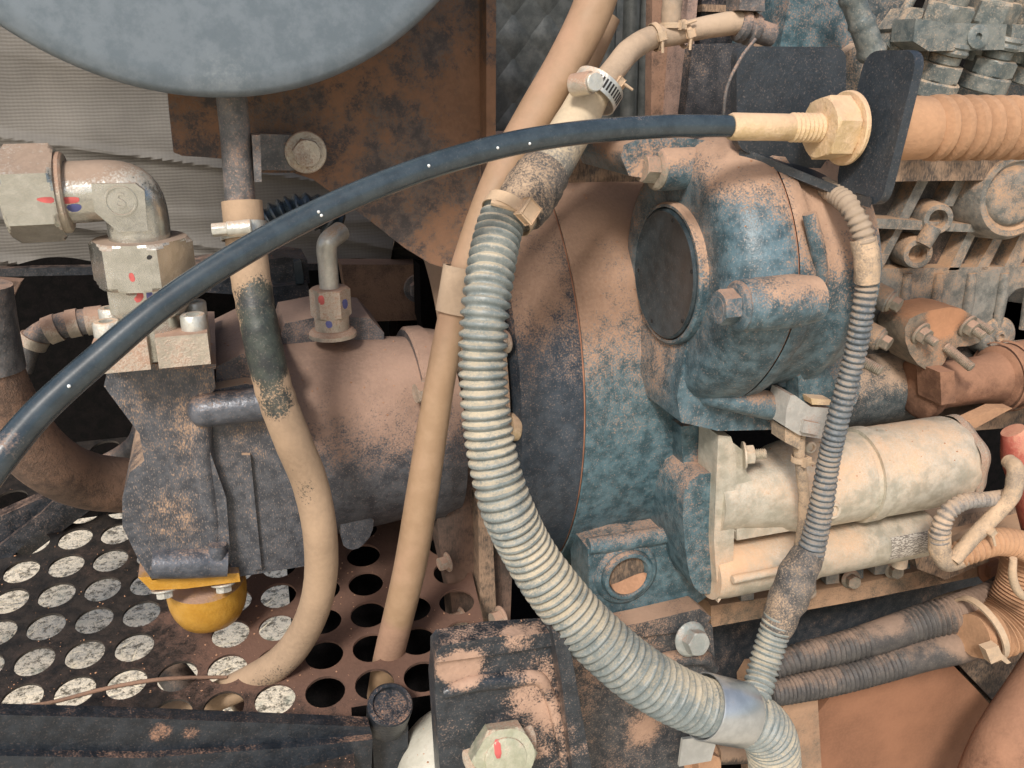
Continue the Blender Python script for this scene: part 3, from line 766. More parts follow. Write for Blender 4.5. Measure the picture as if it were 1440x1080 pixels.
for i in range(16):
    bm.faces.new([bm.verts.new(q_) for q_ in (vs[i], vs[i+1], top[i+1], top[i])])
part('settled_dust', bm, m_filldust, rcr)

# ================================================================== GEAR CASE (axis along X, nearer than the housing)
YG = 0.965
cG = Q(944, 385, YG); rG = mm(186, cG); rD = mm(94, cG)
x0 = cG.x; x1 = Q(1112, 385, YG - rG * .9).x; x2 = Q(1222, 385, YG - rG * .75).x
m_gear = dusty('gear_case_paint', (.038, .072, .088), base2=(.105, .170, .20), bias=-.26, up=.85, big=1.3, mid=1.1, spk=2.2, rough=.40, flecks=.7, dust=(.385, .248, .168), film=.3, width=.32,
               blobs=[(Q(1040, 330, .82), .085, -.55), (Q(1150, 330, .83), .07, .35), (Q(1050, 440, .80), .045, -.7), (Q(1120, 470, .82), .06, -.4), (Q(1000, 540, .9), .07, -.5), (Q(880, 230, 1.0), .08, .5)])
t = thing('gear_case', 'domed blue green gear case with black cover disc above the starter', 'engine casing', V((x0, YG, cG.z - rG)))
L1 = x1 - x0
def lobed(a, tt): return 1 + .03 * math.sin(2 * a + .4) + .012 * math.sin(5 * a)
bm = lathe(NB(), cG, X, [(.004, 0), (.002, rG * .60), (0, rG * .66), (0, rG * .80), (.004, rG * .86), (.014, rG * .93), (.030, rG * .975), (.055, rG), (L1 - .002, rG * 1.0), (L1, rG * .995)], 128, rf=lobed)
part('shell', bm, m_gear, t, 60)
bm = lathe(NB(), cG + X * L1, X, [(0, rG * .985), (.0022, rG * .985)], 128, rf=lobed); part('sealant_seam', bm, m_seam, t)
L2 = x2 - x1
bm = lathe(NB(), cG + X * (L1 + .0022), X, [(0, rG * .995), (.003, rG * 1.0), (.02, rG * .99), (.026, rG * .95), (.034, rG * .93), (L2 * .55, rG * .92), (L2 * .60, rG * .96), (L2 * .72, rG * .96), (L2 * .78, rG * .90), (L2, rG * .86), (L2, 0)], 128, rf=lobed)
part('rear_shell', bm, m_gear, t, 60)
bm = lathe(NB(), cG, X, [(.02, rD * 1.06), (-.006, rD * 1.06), (-.009, rD * 1.03), (-.009, rD * .99), (0, rD * .98)], 80); part('cover_lip', bm, m_gear, t)
m_cover = dusty('black_cover_disc', (.022, .034, .040), base2=(.040, .056, .064), bias=-.85, up=.2, big=.6, spk=1.0, rough=.3, flecks=.25, bump=.12, film=.12)
bm = lathe(NB(), cG, X, [(.0, rD * .975), (-.010, rD * .965), (-.0125, rD * .93), (-.0105, rD * .88), (-.0100, 0)], 80); cvd = part('cover_disc', bm, m_cover, t)
# notches near the disc edge
for a in (12, 75, 130, 200, 262):
    ca = R_(a); p = cG + V((-.0104, -math.sin(ca) * rD * .85, math.cos(ca) * rD * .85))
    bm = NB(); cyl(bm, p, p + V((-.0008, 0, 0)), .0025, 10, .0002); part('punch_mark', bm, m_holes, cvd)
# lobes, bosses
bm = slab([(985, 410), (1060, 400), (1120, 415), (1152, 450), (1158, 520), (1140, 570), (1098, 604), (1010, 606), (958, 594), (952, 560), (962, 500)], .915, .14, .012, 4)
part('lower_lobe', bm, m_gear, t, 50)
bm = NB(); tube(bm, [(985, 560, .925, 9), (1010, 558, .905, 16), (1060, 566, .90, 20), (1092, 572, .905, 20), (1110, 572, .91, 16)], 24); part('cast_rib', bm, m_gear, t, 60)
pb = Q(1040, 430, .80); pe_ = Q(1112, 430, .80); rb_ = mm(37, pb)
bm = lathe(NB(), pb, X, [(-.0, 0), (0, rb_ * .93), (.003, rb_), (pe_.x - pb.x, rb_ * 1.06), (pe_.x - pb.x + .03, rb_ * .9), (pe_.x - pb.x + .03, 0)], 40); gb_ = part('bolt_boss', bm, m_gear, t, 50)
m_gbolt = dusty('painted_bolt', (.05, .09, .11), base2=(.11, .17, .2), bias=-.2, up=.6, big=.8, spk=1.2, rough=.36, flecks=.6)
m_dbolt = dusty('dusty_bolt', (.17, .155, .12), base2=(.30, .27, .21), bias=-.22, up=.6, big=.8, spk=1.2, rough=.45, flecks=.5)
bolt(gb_, pb, -X, mm(44, pb), m_gbolt, 'flange_bolt', .2)
p = Q(926, 238, .955); bolt(t, p, V((-1, -.1, .1)), mm(36, p), m_dbolt, 'flange_bolt', .4)
bm = NB(); cyl(bm, p, p + X * .05, mm(30, p)); part('bolt_boss', bm, m_gear, t)
p = Q(858, 208, 1.10); bolt(t, p, V((-1, -.1, .1)), mm(26, p), m_dbolt)
bm = NB(); cyl(bm, p, p + X * .06, mm(24, p)); part('bolt_boss', bm, m_gear, t)
p = Q(1158, 487, .86); bolt(t, p, V((.35, -1, .1)), mm(23, p), m_dbolt, 'flange_bolt')
bm = NB(); cyl(bm, p + V((-.01, .06, 0)), p, mm(26, p)); part('bolt_boss', bm, m_gear, t)
# crown that carries the top of the case
bm = slab([(868, 208), (905, 192), (1000, 196), (1100, 222), (1150, 262), (1170, 330), (1120, 330), (1000, 230), (890, 260)], .95, .14, .014, 4, 1); part('crown', bm, m_gear, t, 60)
bm = slab([(1085, 480), (1125, 465), (1178, 470), (1206, 500), (1212, 560), (1180, 590), (1130, 590), (1100, 560)], .93, .08, .010, 3, 1); part('sensor_boss', bm, m_gear, t, 60)
bm = NB(); tube(bm, [(1138, 300, .81, 10), (1150, 350, .805, 11), (1156, 395, .81, 9)], 16); part('cast_rib', bm, m_gear, t, 60)
bm = NB(); tube(bm, [(1098, 540, .91, 8), (1120, 505, .90, 9), (1150, 478, .90, 8)], 16); part('cast_rib', bm, m_gear, t, 60)

# ================================================================== STARTER MOTOR
YS = 0.97
cS_ = Q(1200, 668, YS); rS = mm(66, cS_)
def sx(px, rr=.0): return Q(px, 640, YS - rS * .8).x
t = thing('starter_motor', 'pale dusty aluminium starter motor lying beneath the gear case', 'starter motor', V((sx(1200), YS, cS_.z - rS)))
o = V((0, YS, cS_.z))
xs = [sx(v) for v in (1018, 1032, 1062, 1150, 1236, 1244, 1260, 1266, 1372, 1392, 1420)]
bm = lathe(NB(), o + X * xs[3], X, [(-.03, 0), (-.03, rS * .82), (-.02, rS * .9), (0, rS * .955), (xs[4]-xs[3], rS * .96), (xs[4]-xs[3]+.002, rS * .935), (xs[5]-xs[3], rS * .935), (xs[5]-xs[3], rS * 1.02), (xs[6]-xs[3], rS * 1.02), (xs[6]-xs[3]+.001, rS * .96), (xs[7]-xs[3], rS * .975), (xs[8]-xs[3], rS * .985), (xs[8]-xs[3]+.008, rS*.95), (xs[8]-xs[3]+.008, 0)], 80)
part('body', bm, m_starter, t)
m_capend = dusty('starter_end_cap', (.30, .27, .21), base2=(.42, .38, .30), bias=0, up=.2, spk=1.4, rough=.6, flecks=.5)
bm = lathe(NB(), o + X * (xs[8] + .003), X, [(0, rS * .98), (.012, rS * 1.0), (.018, rS * .9), (.026, rS * .86), (.036, rS * .70), (.04, .0)], 64, rf=lambda a, tt: 1 + .05 * math.cos(a * 6))
part('end_cap', bm, m_capend, t)
# nose
bm = lathe(NB(), o + X * xs[1], X, [(0, 0), (0, rS * .72), (xs[2]-xs[1], rS * .72), (xs[3]-xs[1] - .01, rS * .85), (xs[3]-xs[1], rS * .9), (xs[3]-xs[1], 0)], 64); part('nose', bm, m_starter, t)
bm = slab([(1014, 634), (1030, 622), (1046, 634), (1050, 665), (1070, 690), (1145, 676), (1150, 730), (1034, 748), (1024, 740)], .935, .08, .006, 3); part('nose_casting', bm, m_starter, t)
bm = slab([(1010, 612), (1028, 614), (1036, 640), (1030, 820), (1010, 848), (1004, 760)], .93, .05, .004, 2); part('flange', bm, m_starter, t)
p = Q(1045, 640, .93); bolt(t, p, V((.9, -.35, .1)), mm(24, p), m_starter, 'nut', name='nut')
# solenoid
YO = .958; cO = Q(1150, 775, YO); rO = mm(38, cO)
def ox(px): return Q(px, 760, YO - rO).x
bm = lathe(NB(), V((ox(1032), YO, cO.z)), X, [(-.012, 0), (-.012, rO * .97), (.01, rO * 1.02), (ox(1165) - ox(1032), rO * 1.0), (ox(1168) - ox(1032), rO * .94), (ox(1320) - ox(1032), rO * .94), (ox(1325) - ox(1032), rO * .85), (ox(1325) - ox(1032), 0)], 56)
part('solenoid', bm, m_starter, t)
bm = slab([(1036, 744), (1160, 722), (1250, 708), (1252, 722), (1160, 738), (1036, 760)], .932, .05, .003, 2); part('side_ledge', bm, m_starter, t)
bm = NB(); a = Q(1030, 815, .91); b_ = Q(1135, 792, .91); cyl(bm, a, V((b_.x, a.y, a.z)), .006, 16); part('tie_rod', bm, m_starter, t)
for (x, y, sz) in ((1168, 716, 26), (1138, 628, 18)):
    p = Q(x, y, .905 if y > 700 else .93); bolt(t, p, V((0, -1, .1)), mm(sz, p), m_starter, 'screw', name='screw')
# name plate with print
T = NT('name_plate')
n_ = T.noise(420, 2, .6, vec=T.stretch((.5, 1, 1.8)))
T.put(T.b.inputs['Base Color'], T.mix(T.ramp(n_, .47, .55), (.16, .14, .12), (.46, .42, .36))); T.b.inputs['Roughness'].default_value = .5
bm = lathe(NB(), V((ox(1258), YO, cO.z)), X, [(0, rO * .955), (ox(1320) - ox(1258), rO * .955)], 24, R_(55), R_(110))
bmesh.ops.delete(bm, geom=[v for v in bm.verts if v.co.y > YO], context='VERTS') if False else None
o_np = part('name_plate', bm, T.m, t)
m_redcap = dusty('red_rubber_boot', (.38, .085, .06), base2=(.46, .13, .09), bias=-.12, up=.4, spk=.5, rough=.55, flecks=.2, dust=(.5, .25, .16))
t = thing('terminal_boot', 'faded red rubber terminal boot at the right end of the starter', 'rubber boot', Q(1440, 700, .95))
bm = NB(); tube(bm, [(1424, 605, .95, 16), (1440, 640, .94, 30), (1456, 690, .94, 30), (1470, 770, .95, 24)], 24); part('boot', bm, m_redcap, t)

# wiring beside the starter
m_wire = dusty('cloth_taped_wire', (.22, .18, .14), base2=(.36, .30, .23), bias=.05, up=.4, spk=1.2, rough=.75, dust=(.52, .37, .24), flecks=.4, bump=.7)
G = 'taped wires and conduits around the starter'
m_cgrey = dusty('grey_thin_conduit', (.14, .135, .13), base2=(.25, .235, .215), bias=-.2, up=.5, spk=.8, rough=.55, dust=(.45, .33, .23), flecks=.3)
hose('corrugated_conduit', 'short grey corrugated conduit bending over the starter nameplate', 'conduit', [(1412, 698, .87, 10), (1390, 702, .86, 11), (1355, 706, .86, 12), (1332, 722, .86, 13), (1322, 748, .86, 14), (1322, 768, .86, 14)], m_cgrey, 20, .0016, corr(.0075, .2), G)
hose('taped_lead', 'tan taped lead dropping below the bent grey conduit', 'cable', [(1322, 748, .862, 15), (1322, 775, .86, 15), (1334, 790, .86, 14), (1360, 782, .86, 12), (1400, 762, .86, 11)], m_wire, 20, .004, ringmod(.08, 80), G)
hose('taped_lead', 'tan taped lead rising from the starter to the right edge of the picture', 'cable', [(1340, 788, .85, 10), (1372, 752, .85, 11), (1408, 715, .85, 11), (1425, 690, .85, 12), (1428, 660, .86, 12), (1418, 648, .88, 10)], m_wire, 20, .004, ringmod(.08, 80), G)
hose('corrugated_conduit', 'orange tan corrugated conduit running right from below the starter', 'conduit', [(1325, 788, .87, 16), (1360, 775, .86, 19), (1400, 762, .86, 20), (1440, 768, .86, 21), (1480, 790, .86, 22)], m_boot, 24, .0018, corr(.0085, .2), G)
def tie(label, pts, r, ax_px, tail, grp='cable ties on hoses'):
    pass
def zip_tie(label, p, ax, r, w_, mat, tail=V((0, 0, -1)), grp='plastic cable ties'):
    t = thing('cable_tie', label, 'cable tie', p, grp)
    ax = ax.normalized(); part('strap', band(NB(), p, ax, r, w_, .0012, 32), mat, t)
    sd_ = V((.25, -1, .1)); sd_ = (sd_ - ax * sd_.dot(ax)).normalized(); c = p + sd_ * (r + w_ * .3); tl = tail.normalized()
    bm = NB(); b2 = bmesh.ops.create_cube(bm, size=1)['verts']
    u = ax.cross(sd_)
    for v in b2: v.co = c + ax * v.co.x * w_ * 1.5 + u * v.co.y * w_ * 1.3 + sd_ * v.co.z * w_ * .8
    bevel(bm, w_ * .12); part('head', bm, mat, t)
    bm = NB(); tube3(bm, [V((*c, w_ * .34)), V((*(c + tl * w_ * 1.6), w_ * .30)), V((*(c + tl * w_ * 3), w_ * .26))], 8, .002); part('tail', bm, mat, t)
    return t
m_tie = dusty('dusty_cable_tie', (.40, .31, .22), base2=(.52, .42, .30), bias=.1, up=.3, spk=.6, rough=.55, dust=(.52, .37, .24), flecks=.2)
zip_tie('small cable tie round the tan lead near the right edge', Q(1384, 742, .85), Q(1408, 715, .85) - Q(1372, 752, .85), .0115, .007, m_tie, V((.3, -.2, -1)))

# connector and sensor
t = thing('sensor_connector', 'pale grey plug on a blue green sensor beside the thin conduit', 'connector', Q(1138, 615, .87))
m_plug = dusty('grey_plug_plastic', (.36, .35, .32), base2=(.46, .45, .41), bias=-.25, up=.4, spk=.8, rough=.45, flecks=.3)
part('sensor_body', slab([(1122, 530), (1140, 514), (1160, 514), (1176, 540), (1172, 572), (1150, 582), (1124, 566)], .875, .05, .006, 3), m_teal, t)
part('plug', slab([(1112, 556), (1118, 556), (1140, 572), (1168, 574), (1164, 600), (1160, 618), (1124, 612), (1104, 600), (1106, 575)], .862, .04, .004, 2), m_plug, t)
part('latch', slab([(1132, 592), (1154, 596), (1150, 612), (1128, 608)], .856, .012, .0012, 1), m_plug, t)
part('rubber_seal', slab([(1140, 560), (1168, 562), (1170, 570), (1142, 569)], .858, .03, .002, 2), m_brass, t)
part('boot_end', slab([(1104, 602), (1126, 610), (1124, 632), (1104, 622)], .868, .03, .003), m_wire, t)
hose('taped_lead', 'thin taped lead going down from the grey plug behind the conduit', 'cable', [(1124, 610, .88, 9), (1124, 640, .88, 8), (1130, 690, .88, 8), (1130, 740, .87, 9), (1118, 800, .86, 9), (1108, 850, .85, 12)], m_wire, 16, .004, ringmod(.08, 80), G)
zip_tie('cable tie looped on the lead under the grey plug', Q(1124, 645, .88), V((0, 0, 1)), .0095, .0075, m_tie, V((1, -.2, -.2)))

# ================================================================== BIG CORRUGATED CONDUIT
cp = [(712, 294, .90, 33), (700, 330, .885, 34), (690, 380, .86, 35), (682, 440, .84, 35), (679, 510, .83, 35), (683, 580, .82, 35), (694, 650, .81, 36), (713, 715, .80, 38), (744, 778, .80, 38), (784, 836, .79, 40), (832, 890, .775, 41), (886, 938, .76, 42), (938, 972, .75, 42), (985, 993, .745, 41), (1020, 1000, .745, 40), (1050, 1008, .745, 40), (1078, 1030, .75, 39), (1088, 1062, .755, 37), (1090, 1110, .76, 36)]
hose('corrugated_conduit', 'thick grey corrugated conduit sweeping down the middle to the metal clip', 'conduit', cp, m_conduit, 32, .0014, corr(.0102, .20))
t = thing('conduit_clip', 'shiny zinc band clip around the thick grey conduit near the bottom', 'clamp', Q(1017, 1040, .715))
a = Q(988, 993, .745); b_ = Q(1044, 1005, .745); axc = (b_ - a).normalized(); L = (b_ - a).length; rc = mm(46, a)
m_clip = dusty('bright_zinc_band', (.50, .52, .52), base2=(.60, .62, .62), bias=-.6, up=.3, big=.6, spk=.5, rough=.28, metal=.75, flecks=.12, bump=.12)
bm = lathe(NB(), a, axc, [(0, rc * .97), (0, rc), (.0015, rc * 1.02), (L - .0015, rc * 1.0), (L, rc * .98), (L, rc * .95)], 64)
part('band', bm, m_clip, t)
part('clip_tab', slab([(960, 1040), (1010, 1034), (1000, 1070), (955, 1078)], .735, .004, .001), m_clip, t)

t = thing('tan_upper_hose', 'dust coated tan hose section leading into the thick conduit from above', 'hose', Q(790, 190, .93))
bm = NB(); tube(bm, [(845, 108, .96, 22), (830, 135, .955, 27), (812, 168, .95, 29), (790, 205, .935, 31), (768, 240, .925, 33), (742, 275, .91, 34), (722, 305, .895, 33)], 32, .004, lambda s, a: 1 + .012 * mathutils.noise.noise(V((math.cos(a) * 1.5, math.sin(a) * 1.5, s * 50))))
m_uphose = dusty('upper_hose_tape', (.14, .14, .13), base2=(.22, .21, .19), bias=-.05, up=.3, spk=1.5, rough=.6, dust=(.52, .42, .29), flecks=.8, bump=.6,
                 blobs=[(Q(815, 160, .95), .075, .8)])
part('tape_wrapped_hose', bm, m_uphose, t)
m_tape = dusty('black_tape_wrap', (.05, .05, .05), base2=(.13, .12, .11), bias=-.2, up=.3, spk=2.0, rough=.6, dust=(.42, .30, .20), flecks=1.0, bump=.8, spkscale=450)
bm = NB(); tube(bm, [(768, 238, .922, 36), (752, 262, .912, 40), (738, 284, .902, 40), (728, 298, .897, 37)], 32, .003, ringmod(.05, 130)); part('tape_wrap', bm, m_tape, t)
zip_tie('cable tie with dark square head where the conduit meets the tape', Q(716, 300, .895), Q(742, 262, .91) - Q(706, 318, .89), mm(38, Q(716, 300, .895)), .013, m_tie, V((-.4, .2, .1)))
# worm clamp with slotted band
pc = Q(838, 128, .957); axh = Q(860, 92, .965) - Q(822, 152, .952)
t = thing('hose_clamp', 'slotted steel worm clamp on the tan hose at top centre', 'clamp', pc, 'worm drive hose clamps')
rcl = mm(35, pc); bd_ = part('band', band(NB(), pc, axh.normalized(), rcl, .020, .0014), m_zinc, t)
axn, uu, vv = frame(axh)
for k in range(10):
    cdir = (CAM - pc).normalized(); cdir = (cdir - axn * cdir.dot(axn)).normalized(); cside = axn.cross(cdir)
    if cside.x < 0: cside = -cside
    a = R_(-8 + k * 8.5)
    d0 = cdir * math.cos(a) + cside * math.sin(a)
    c = pc + d0 * (rcl + .0016); tg = axn.cross(d0)
    bm = NB(); q = [bm.verts.new(c + axn * sx_ * .0058 + tg * sy_ * .0012) for sx_, sy_ in ((-1, -1), (1, -1), (1, 1), (-1, 1))]; bm.faces.new(q); part('band_slot', bm, m_holes, bd_)
c = Q(824, 118, .915)
bm = NB(); cyl(bm, Q(806, 120, .93), Q(832, 116, .91), mm(16, c), 28); part('worm_housing', bm, m_zdust, t)
bm = NB(); cyl(bm, Q(828, 116, .915), Q(838, 115, .90), mm(13, c), 24); part('screw', bm, m_zinc, t)
m_tanpipe = dusty('tan_dusty_small_hose', (.28, .22, .16), base2=(.38, .30, .22), bias=.15, up=.3, spk=.8, rough=.7, dust=(.40, .295, .205), flecks=.3, bump=.3)
hose('small_hose', 'thin dusty hose curving from the slotted clamp to the black union', 'hose', [(838, 128, .957, 17), (862, 100, .97, 17), (885, 72, .99, 17), (915, 54, 1.0, 16), (950, 48, 1.0, 15), (985, 40, 1.0, 15), (1020, 34, 1.0, 16), (1040, 32, 1.0, 16)], m_tanpipe, 24, .004, ringmod(.03, 40))
hose('small_hose', 'short taped hose branch rising to the top edge above the thin hose', 'hose', [(945, 50, 1.0, 13), (944, 20, 1.0, 14), (950, -40, 1.0, 14)], m_tanpipe, 20, .004, ringmod(.08, 90))
for (x, y, lb, tl) in ((862, 112, 'cable tie just above the slotted worm clamp', V((1, 0, -.6))), (922, 52, 'cable tie at the left side of the hose branch', V((.1, 0, -1))), (946, 36, 'cable tie around the rising hose branch', V((1, 0, .3))), (962, 48, 'cable tie at the right side of the hose branch', V((0, 0, -1)))):
    p = Q(x, y, .97 if x < 900 else 1.0); ax_ = V((1, 0, .3)) if x > 900 else V((1, 0, 1.2))
    if (x, y) == (946, 36): ax_ = V((0, 0, 1))
    zip_tie(lb, p, ax_, mm(18, p), .006, m_tie, tl)
t = thing('black_union', 'black ringed pipe union with worn collar at top centre right', 'pipe fitting', Q(1060, 60, 1.0))
o = Q(1036, 34, 1.0); dd = (Q(1090, 52, 1.0) - o).normalized(); s = mm(1, o)
bm = lathe(NB(), o, dd, [(0, 0), (0, 17*s), (4*s, 22*s), (12*s, 23*s), (14*s, 19*s), (20*s, 19*s), (22*s, 23*s), (30*s, 22*s), (34*s, 16*s), (60*s, 16*s), (60*s, 0)], 36); part('union', bm, m_steelpipe, t)
part('square_clip', slab([(1040, -6), (1075, -6), (1076, 16), (1040, 14)], .98, .03, .002), m_steelpipe, t)
hose('thin_wire', 'thin grey wire curving down in front of the black plate', 'wire', [(1062, 55, .86, 2.4), (1040, 85, .85, 2.4), (1022, 125, .85, 2.4), (1017, 170, .86, 2.4)], m_steelpipe, 8)

# ================================================================== LONG TAN HOSE
hose('tan_hose', 'long smooth tan rubber hose running from top centre down to the floor plate', 'hose', [(850, -40, 1.02, 30), (830, 20, 1.01, 29), (795, 90, 1.0, 28), (752, 165, .99, 28), (712, 235, .98, 26), (682, 300, .97, 23), (655, 375, .96, 21), (636, 450, .955, 21), (620, 530, .95, 21), (607, 610, .95, 22), (593, 700, .95, 23), (578, 790, .96, 23), (562, 860, .97, 22), (545, 930, 1.0, 21), (535, 985, 1.03, 20)],
     dusty('tan_long_hose', (.33, .215, .125), base2=(.375, .25, .15), bias=-.2, up=.5, big=.7, mid=.3, spk=.3, rough=.55, dust=(.36, .22, .145), flecks=.06, bump=.1, blobs=[(Q(555, 900, .98), .06, 1.0)]), 32, .006)
t = thing('hose_sleeve', 'tan plastic sleeve clipped over the long tan hose beside the conduit', 'sleeve', Q(645, 440, .95))
a, b_ = Q(650, 376, .96), Q(638, 440, .955); part('sleeve', lathe(NB(), a, b_ - a, [(0, mm(24, a)), (.0, mm(27, a)), ((b_-a).length, mm(26, a)), ((b_-a).length, mm(23, a))], 40), m_tanpipe, t)
hose('rear_tan_hose', 'second tan hose showing behind the long tan hose at top', 'hose', [(850, 20, 1.12, 24), (825, 75, 1.12, 24), (800, 125, 1.12, 24), (770, 180, 1.12, 24)], m_tanhose, 24)

# ================================================================== BLACK CABLE
ck = [(-40, 700, .66, 24), (0, 645, .67, 23), (60, 575, .69, 21.5), (140, 503, .71, 20.5), (230, 428, .73, 19.5), (330, 362, .75, 19), (430, 307, .77, 18.5), (530, 262, .785, 18), (630, 226, .80, 17.5), (730, 200, .81, 17), (830, 185, .815, 16.5), (930, 178, .82, 16), (1000, 177, .82, 15.5), (1034, 178, .82, 15)]
cab = hose('black_cable', 'long glossy blue black control cable arching across the picture', 'cable', ck, m_cable, 32, .006)
t = thing('control_rod_end', 'brass coloured threaded rod end with lock nuts in the black bracket', 'threaded fitting', Q(1100, 200, .82))
YR = .82; p0 = Q(1030, 176, YR); zr = p0.z; s = mm(1, p0)
def rx(px, py=180): return Q(px, py, YR - .012).x
pR = V((rx(1030), YR, Q(1100, 180, YR).z)); pL = Q(1030, 178, YR)
dirR = (Q(1160, 179, YR + .0) - Q(1030, 177, YR)); dirR = V((1, 0, (Q(1160, 179, YR).z - Q(1030, 177, YR).z) / dirR.x)).normalized()
Lx = (rx(1175) - rx(1030)); rr_ = 19*s; prof = [(-.003, 0), (-.003, rr_ * .9), (0, rr_), (Lx * .55, rr_)]
k = Lx * .56
while k < Lx * 1.15: prof += [(k, rr_ * .95), (k + .0022, rr_ * 1.10), (k + .003, rr_ * 1.10)]; k += .0052
prof += [(k, 0)]
part('threaded_rod', lathe(NB(), pL, dirR, prof, 40), m_brass, t)
a = pL + dirR * (rx(1162) - pL.x); R1 = mm(46, a)
bm = NB(); hexa(bm, a, a + dirR * (.030), R1, .25); part('lock_nut', bm, m_brass, t, 20)
bm = NB(); cyl(bm, a + dirR * .030, a + dirR * .036, R1 * 1.12, 48, .0015); part('washer', bm, m_brass, t)
m_brk = dusty('bracket_black_paint', (.026, .033, .040), base2=(.036, .044, .052), film=.1, bias=-.85, up=.3, big=.8, mid=.8, spk=.9, rough=.42, flecks=.3)
# bracket: upright tab across the rod, web behind it
t = thing('cable_bracket', 'black painted steel bracket with upright tab holding the control rod', 'bracket', Q(1180, 260, .88))
xt = (a + dirR * .036).x
tabc = V((xt, YR, 0)); z_top = Q(1262, 70, YR - .05).z; z_bot = Q(1230, 278, YR - .05).z
YRZ = pL.z - .03
yn, yf = YR - .062, YR + .016
tb = slabX(rpoly([V((yn, z_top)), V((yf, z_top)), V((yf, z_bot)), V((yn, z_bot - .010))], .022), xt, xt + .011, .0022, 2, 0)
for v in tb.verts: v.co.x += (v.co.z - YRZ) * .13 + .010
part('tab', tb, m_brk, t, 50)
zq = lambda px, py, Y: Q(px, py, Y)
part('web', slab(rpoly([(1036, 65), (1190, 66), (1190, 150), (1226, 210), (1236, 268), (1150, 250), (1036, 210)], 20), YR + .062, .012, .003, 3), m_brk, t, 50)
bm = NB(); prism(bm, [Q(1040, 206, YR + .07), Q(1090, 226, YR + .045), Q(1190, 266, YR + .0), V((xt, yn + .01, z_bot)), V((xt + .01, yf, z_bot)), Q(1190, 250, YR + .07)], V((0, 0, -.010))); bevel(bm, .003)
part('foot', bm, m_brk, t, 50)
# boot on the other side
t = thing('rubber_bellows', 'orange dusted rubber bellows sleeve on the control rod at right', 'bellows', Q(1400, 230, .82))
a = V((xt + .026, YR, pL.z + dirR.z * (xt + .012 - pL.x))); s = mm(1, a)
prof = [(0, 0), (0, 24*s), (.020, 24*s), (.022, 36*s), (.026, 42*s), (.034, 44*s), (.036, 45*s), (.072, 44*s), (.075, 40*s)]
k = .077
for i in range(9): prof += [(k, 35*s), (k + .003, 41*s), (k + .006, 46*s), (k + .013, 47*s), (k + .016, 44*s), (k + .0175, 35*s)]; k += .0205
prof += [(k, 35*s), (k, 0)]
part('bellows', lathe(NB(), a, V((1, 0, -.02)), prof, 56), m_boot, t, 30)
# small white droplets on the cable
for (x, y) in ((603, 230), (700, 205), (745, 199), (448, 295), (452, 300), (97, 540), (585, 268)):
    bvh_o = ROOT[cab.name]; me = cab.data; bv = BVHTree.FromPolygons([v.co + bvh_o for v in me.vertices], [list(p_.vertices) for p_ in me.polygons])
    h = bv.ray_cast(CAM, ray(x, y + 3).normalized())
    if h[0] is None: continue
    bm = NB(); bmesh.ops.create_uvsphere(bm, u_segments=8, v_segments=6, radius=.0014); bmesh.ops.translate(bm, verts=bm.verts, vec=h[0])
    part('paint_droplet', bm, m_white, cab)

# ================================================================== THIN CONDUIT
m_thin = m_conduit_dark
t1 = [(1158, 262, .86, 14), (1174, 272, .835, 15), (1195, 290, .80, 16), (1212, 325, .785, 16), (1219, 365, .78, 16), (1219, 400, .78, 16), (1213, 440, .78, 16), (1204, 490, .785, 16), (1190, 545, .79, 16), (1176, 600, .795, 16), (1165, 650, .80, 16), (1157, 700, .80, 17), (1148, 745, .80, 18), (1138, 785, .80, 20)]
hose('corrugated_conduit', 'thin blue grey corrugated conduit hanging over the gear case and starter', 'conduit', t1, m_thin, 24, .0014, corr(.0075, .2))
hose('tape_joint', 'knobbly dusty tape wrapped joint in the thin conduit below the starter', 'tape wrap', [(1138, 778, .80, 21), (1122, 806, .795, 27), (1112, 836, .79, 27), (1096, 872, .785, 24), (1088, 890, .785, 20)], m_tape, 28, .003, ringmod(.12, 60))
hose('corrugated_conduit', 'pale corrugated conduit between the tape joint and the zinc clip', 'conduit', [(1096, 868, .785, 22), (1084, 905, .78, 22), (1072, 945, .77, 22), (1062, 985, .75, 21)], m_conduit, 24, .0014, corr(.0078, .18))
hose('tape_patch', 'pale tape patch on the thin conduit beside the gear case', 'tape wrap', [(1214, 336, .785, 18), (1219, 365, .78, 18), (1219, 396, .78, 17.5)], m_wire, 24, .003, ringmod(.05, 80))

# ================================================================== ENGINE BLOCK, upper right
YK = 1.10
t = thing('engine_block', 'ribbed grey cast engine block with open pockets at right', 'engine block', Q(1340, 490, YK))
def bl(poly, Y, dep, b=.004, nm='cast_wall', m=None, sm=0, ang=50): return part(nm, slab(poly, Y, dep, b, 3, sm), m or m_block, t, ang)
m_pocket = dusty('pocket_dark_casting', (.035, .033, .03), base2=(.07, .062, .055), bias=-.4, up=1.0, big=1.3, spk=1.2, rough=.7, dust=(.36, .20, .12), flecks=.4)
bl([(1200, 190), (1500, 180), (1500, 520), (1200, 520)], 1.128, .12, .002, 'back_wall', m_pocket)
bl([(1200, 206), (1500, 198), (1500, 252), (1200, 256)], 1.07, .10, .006, 'top_rail', m_grime)
bl([(1205, 306), (1260, 308), (1400, 318), (1500, 322), (1500, 332), (1400, 328), (1205, 320)], 1.085, .10, .004, 'middle_rail')
bl([(1205, 378), (1500, 374), (1500, 470), (1400, 482), (1240, 480), (1205, 460)], 1.10, .10, .008, 'lower_wall')
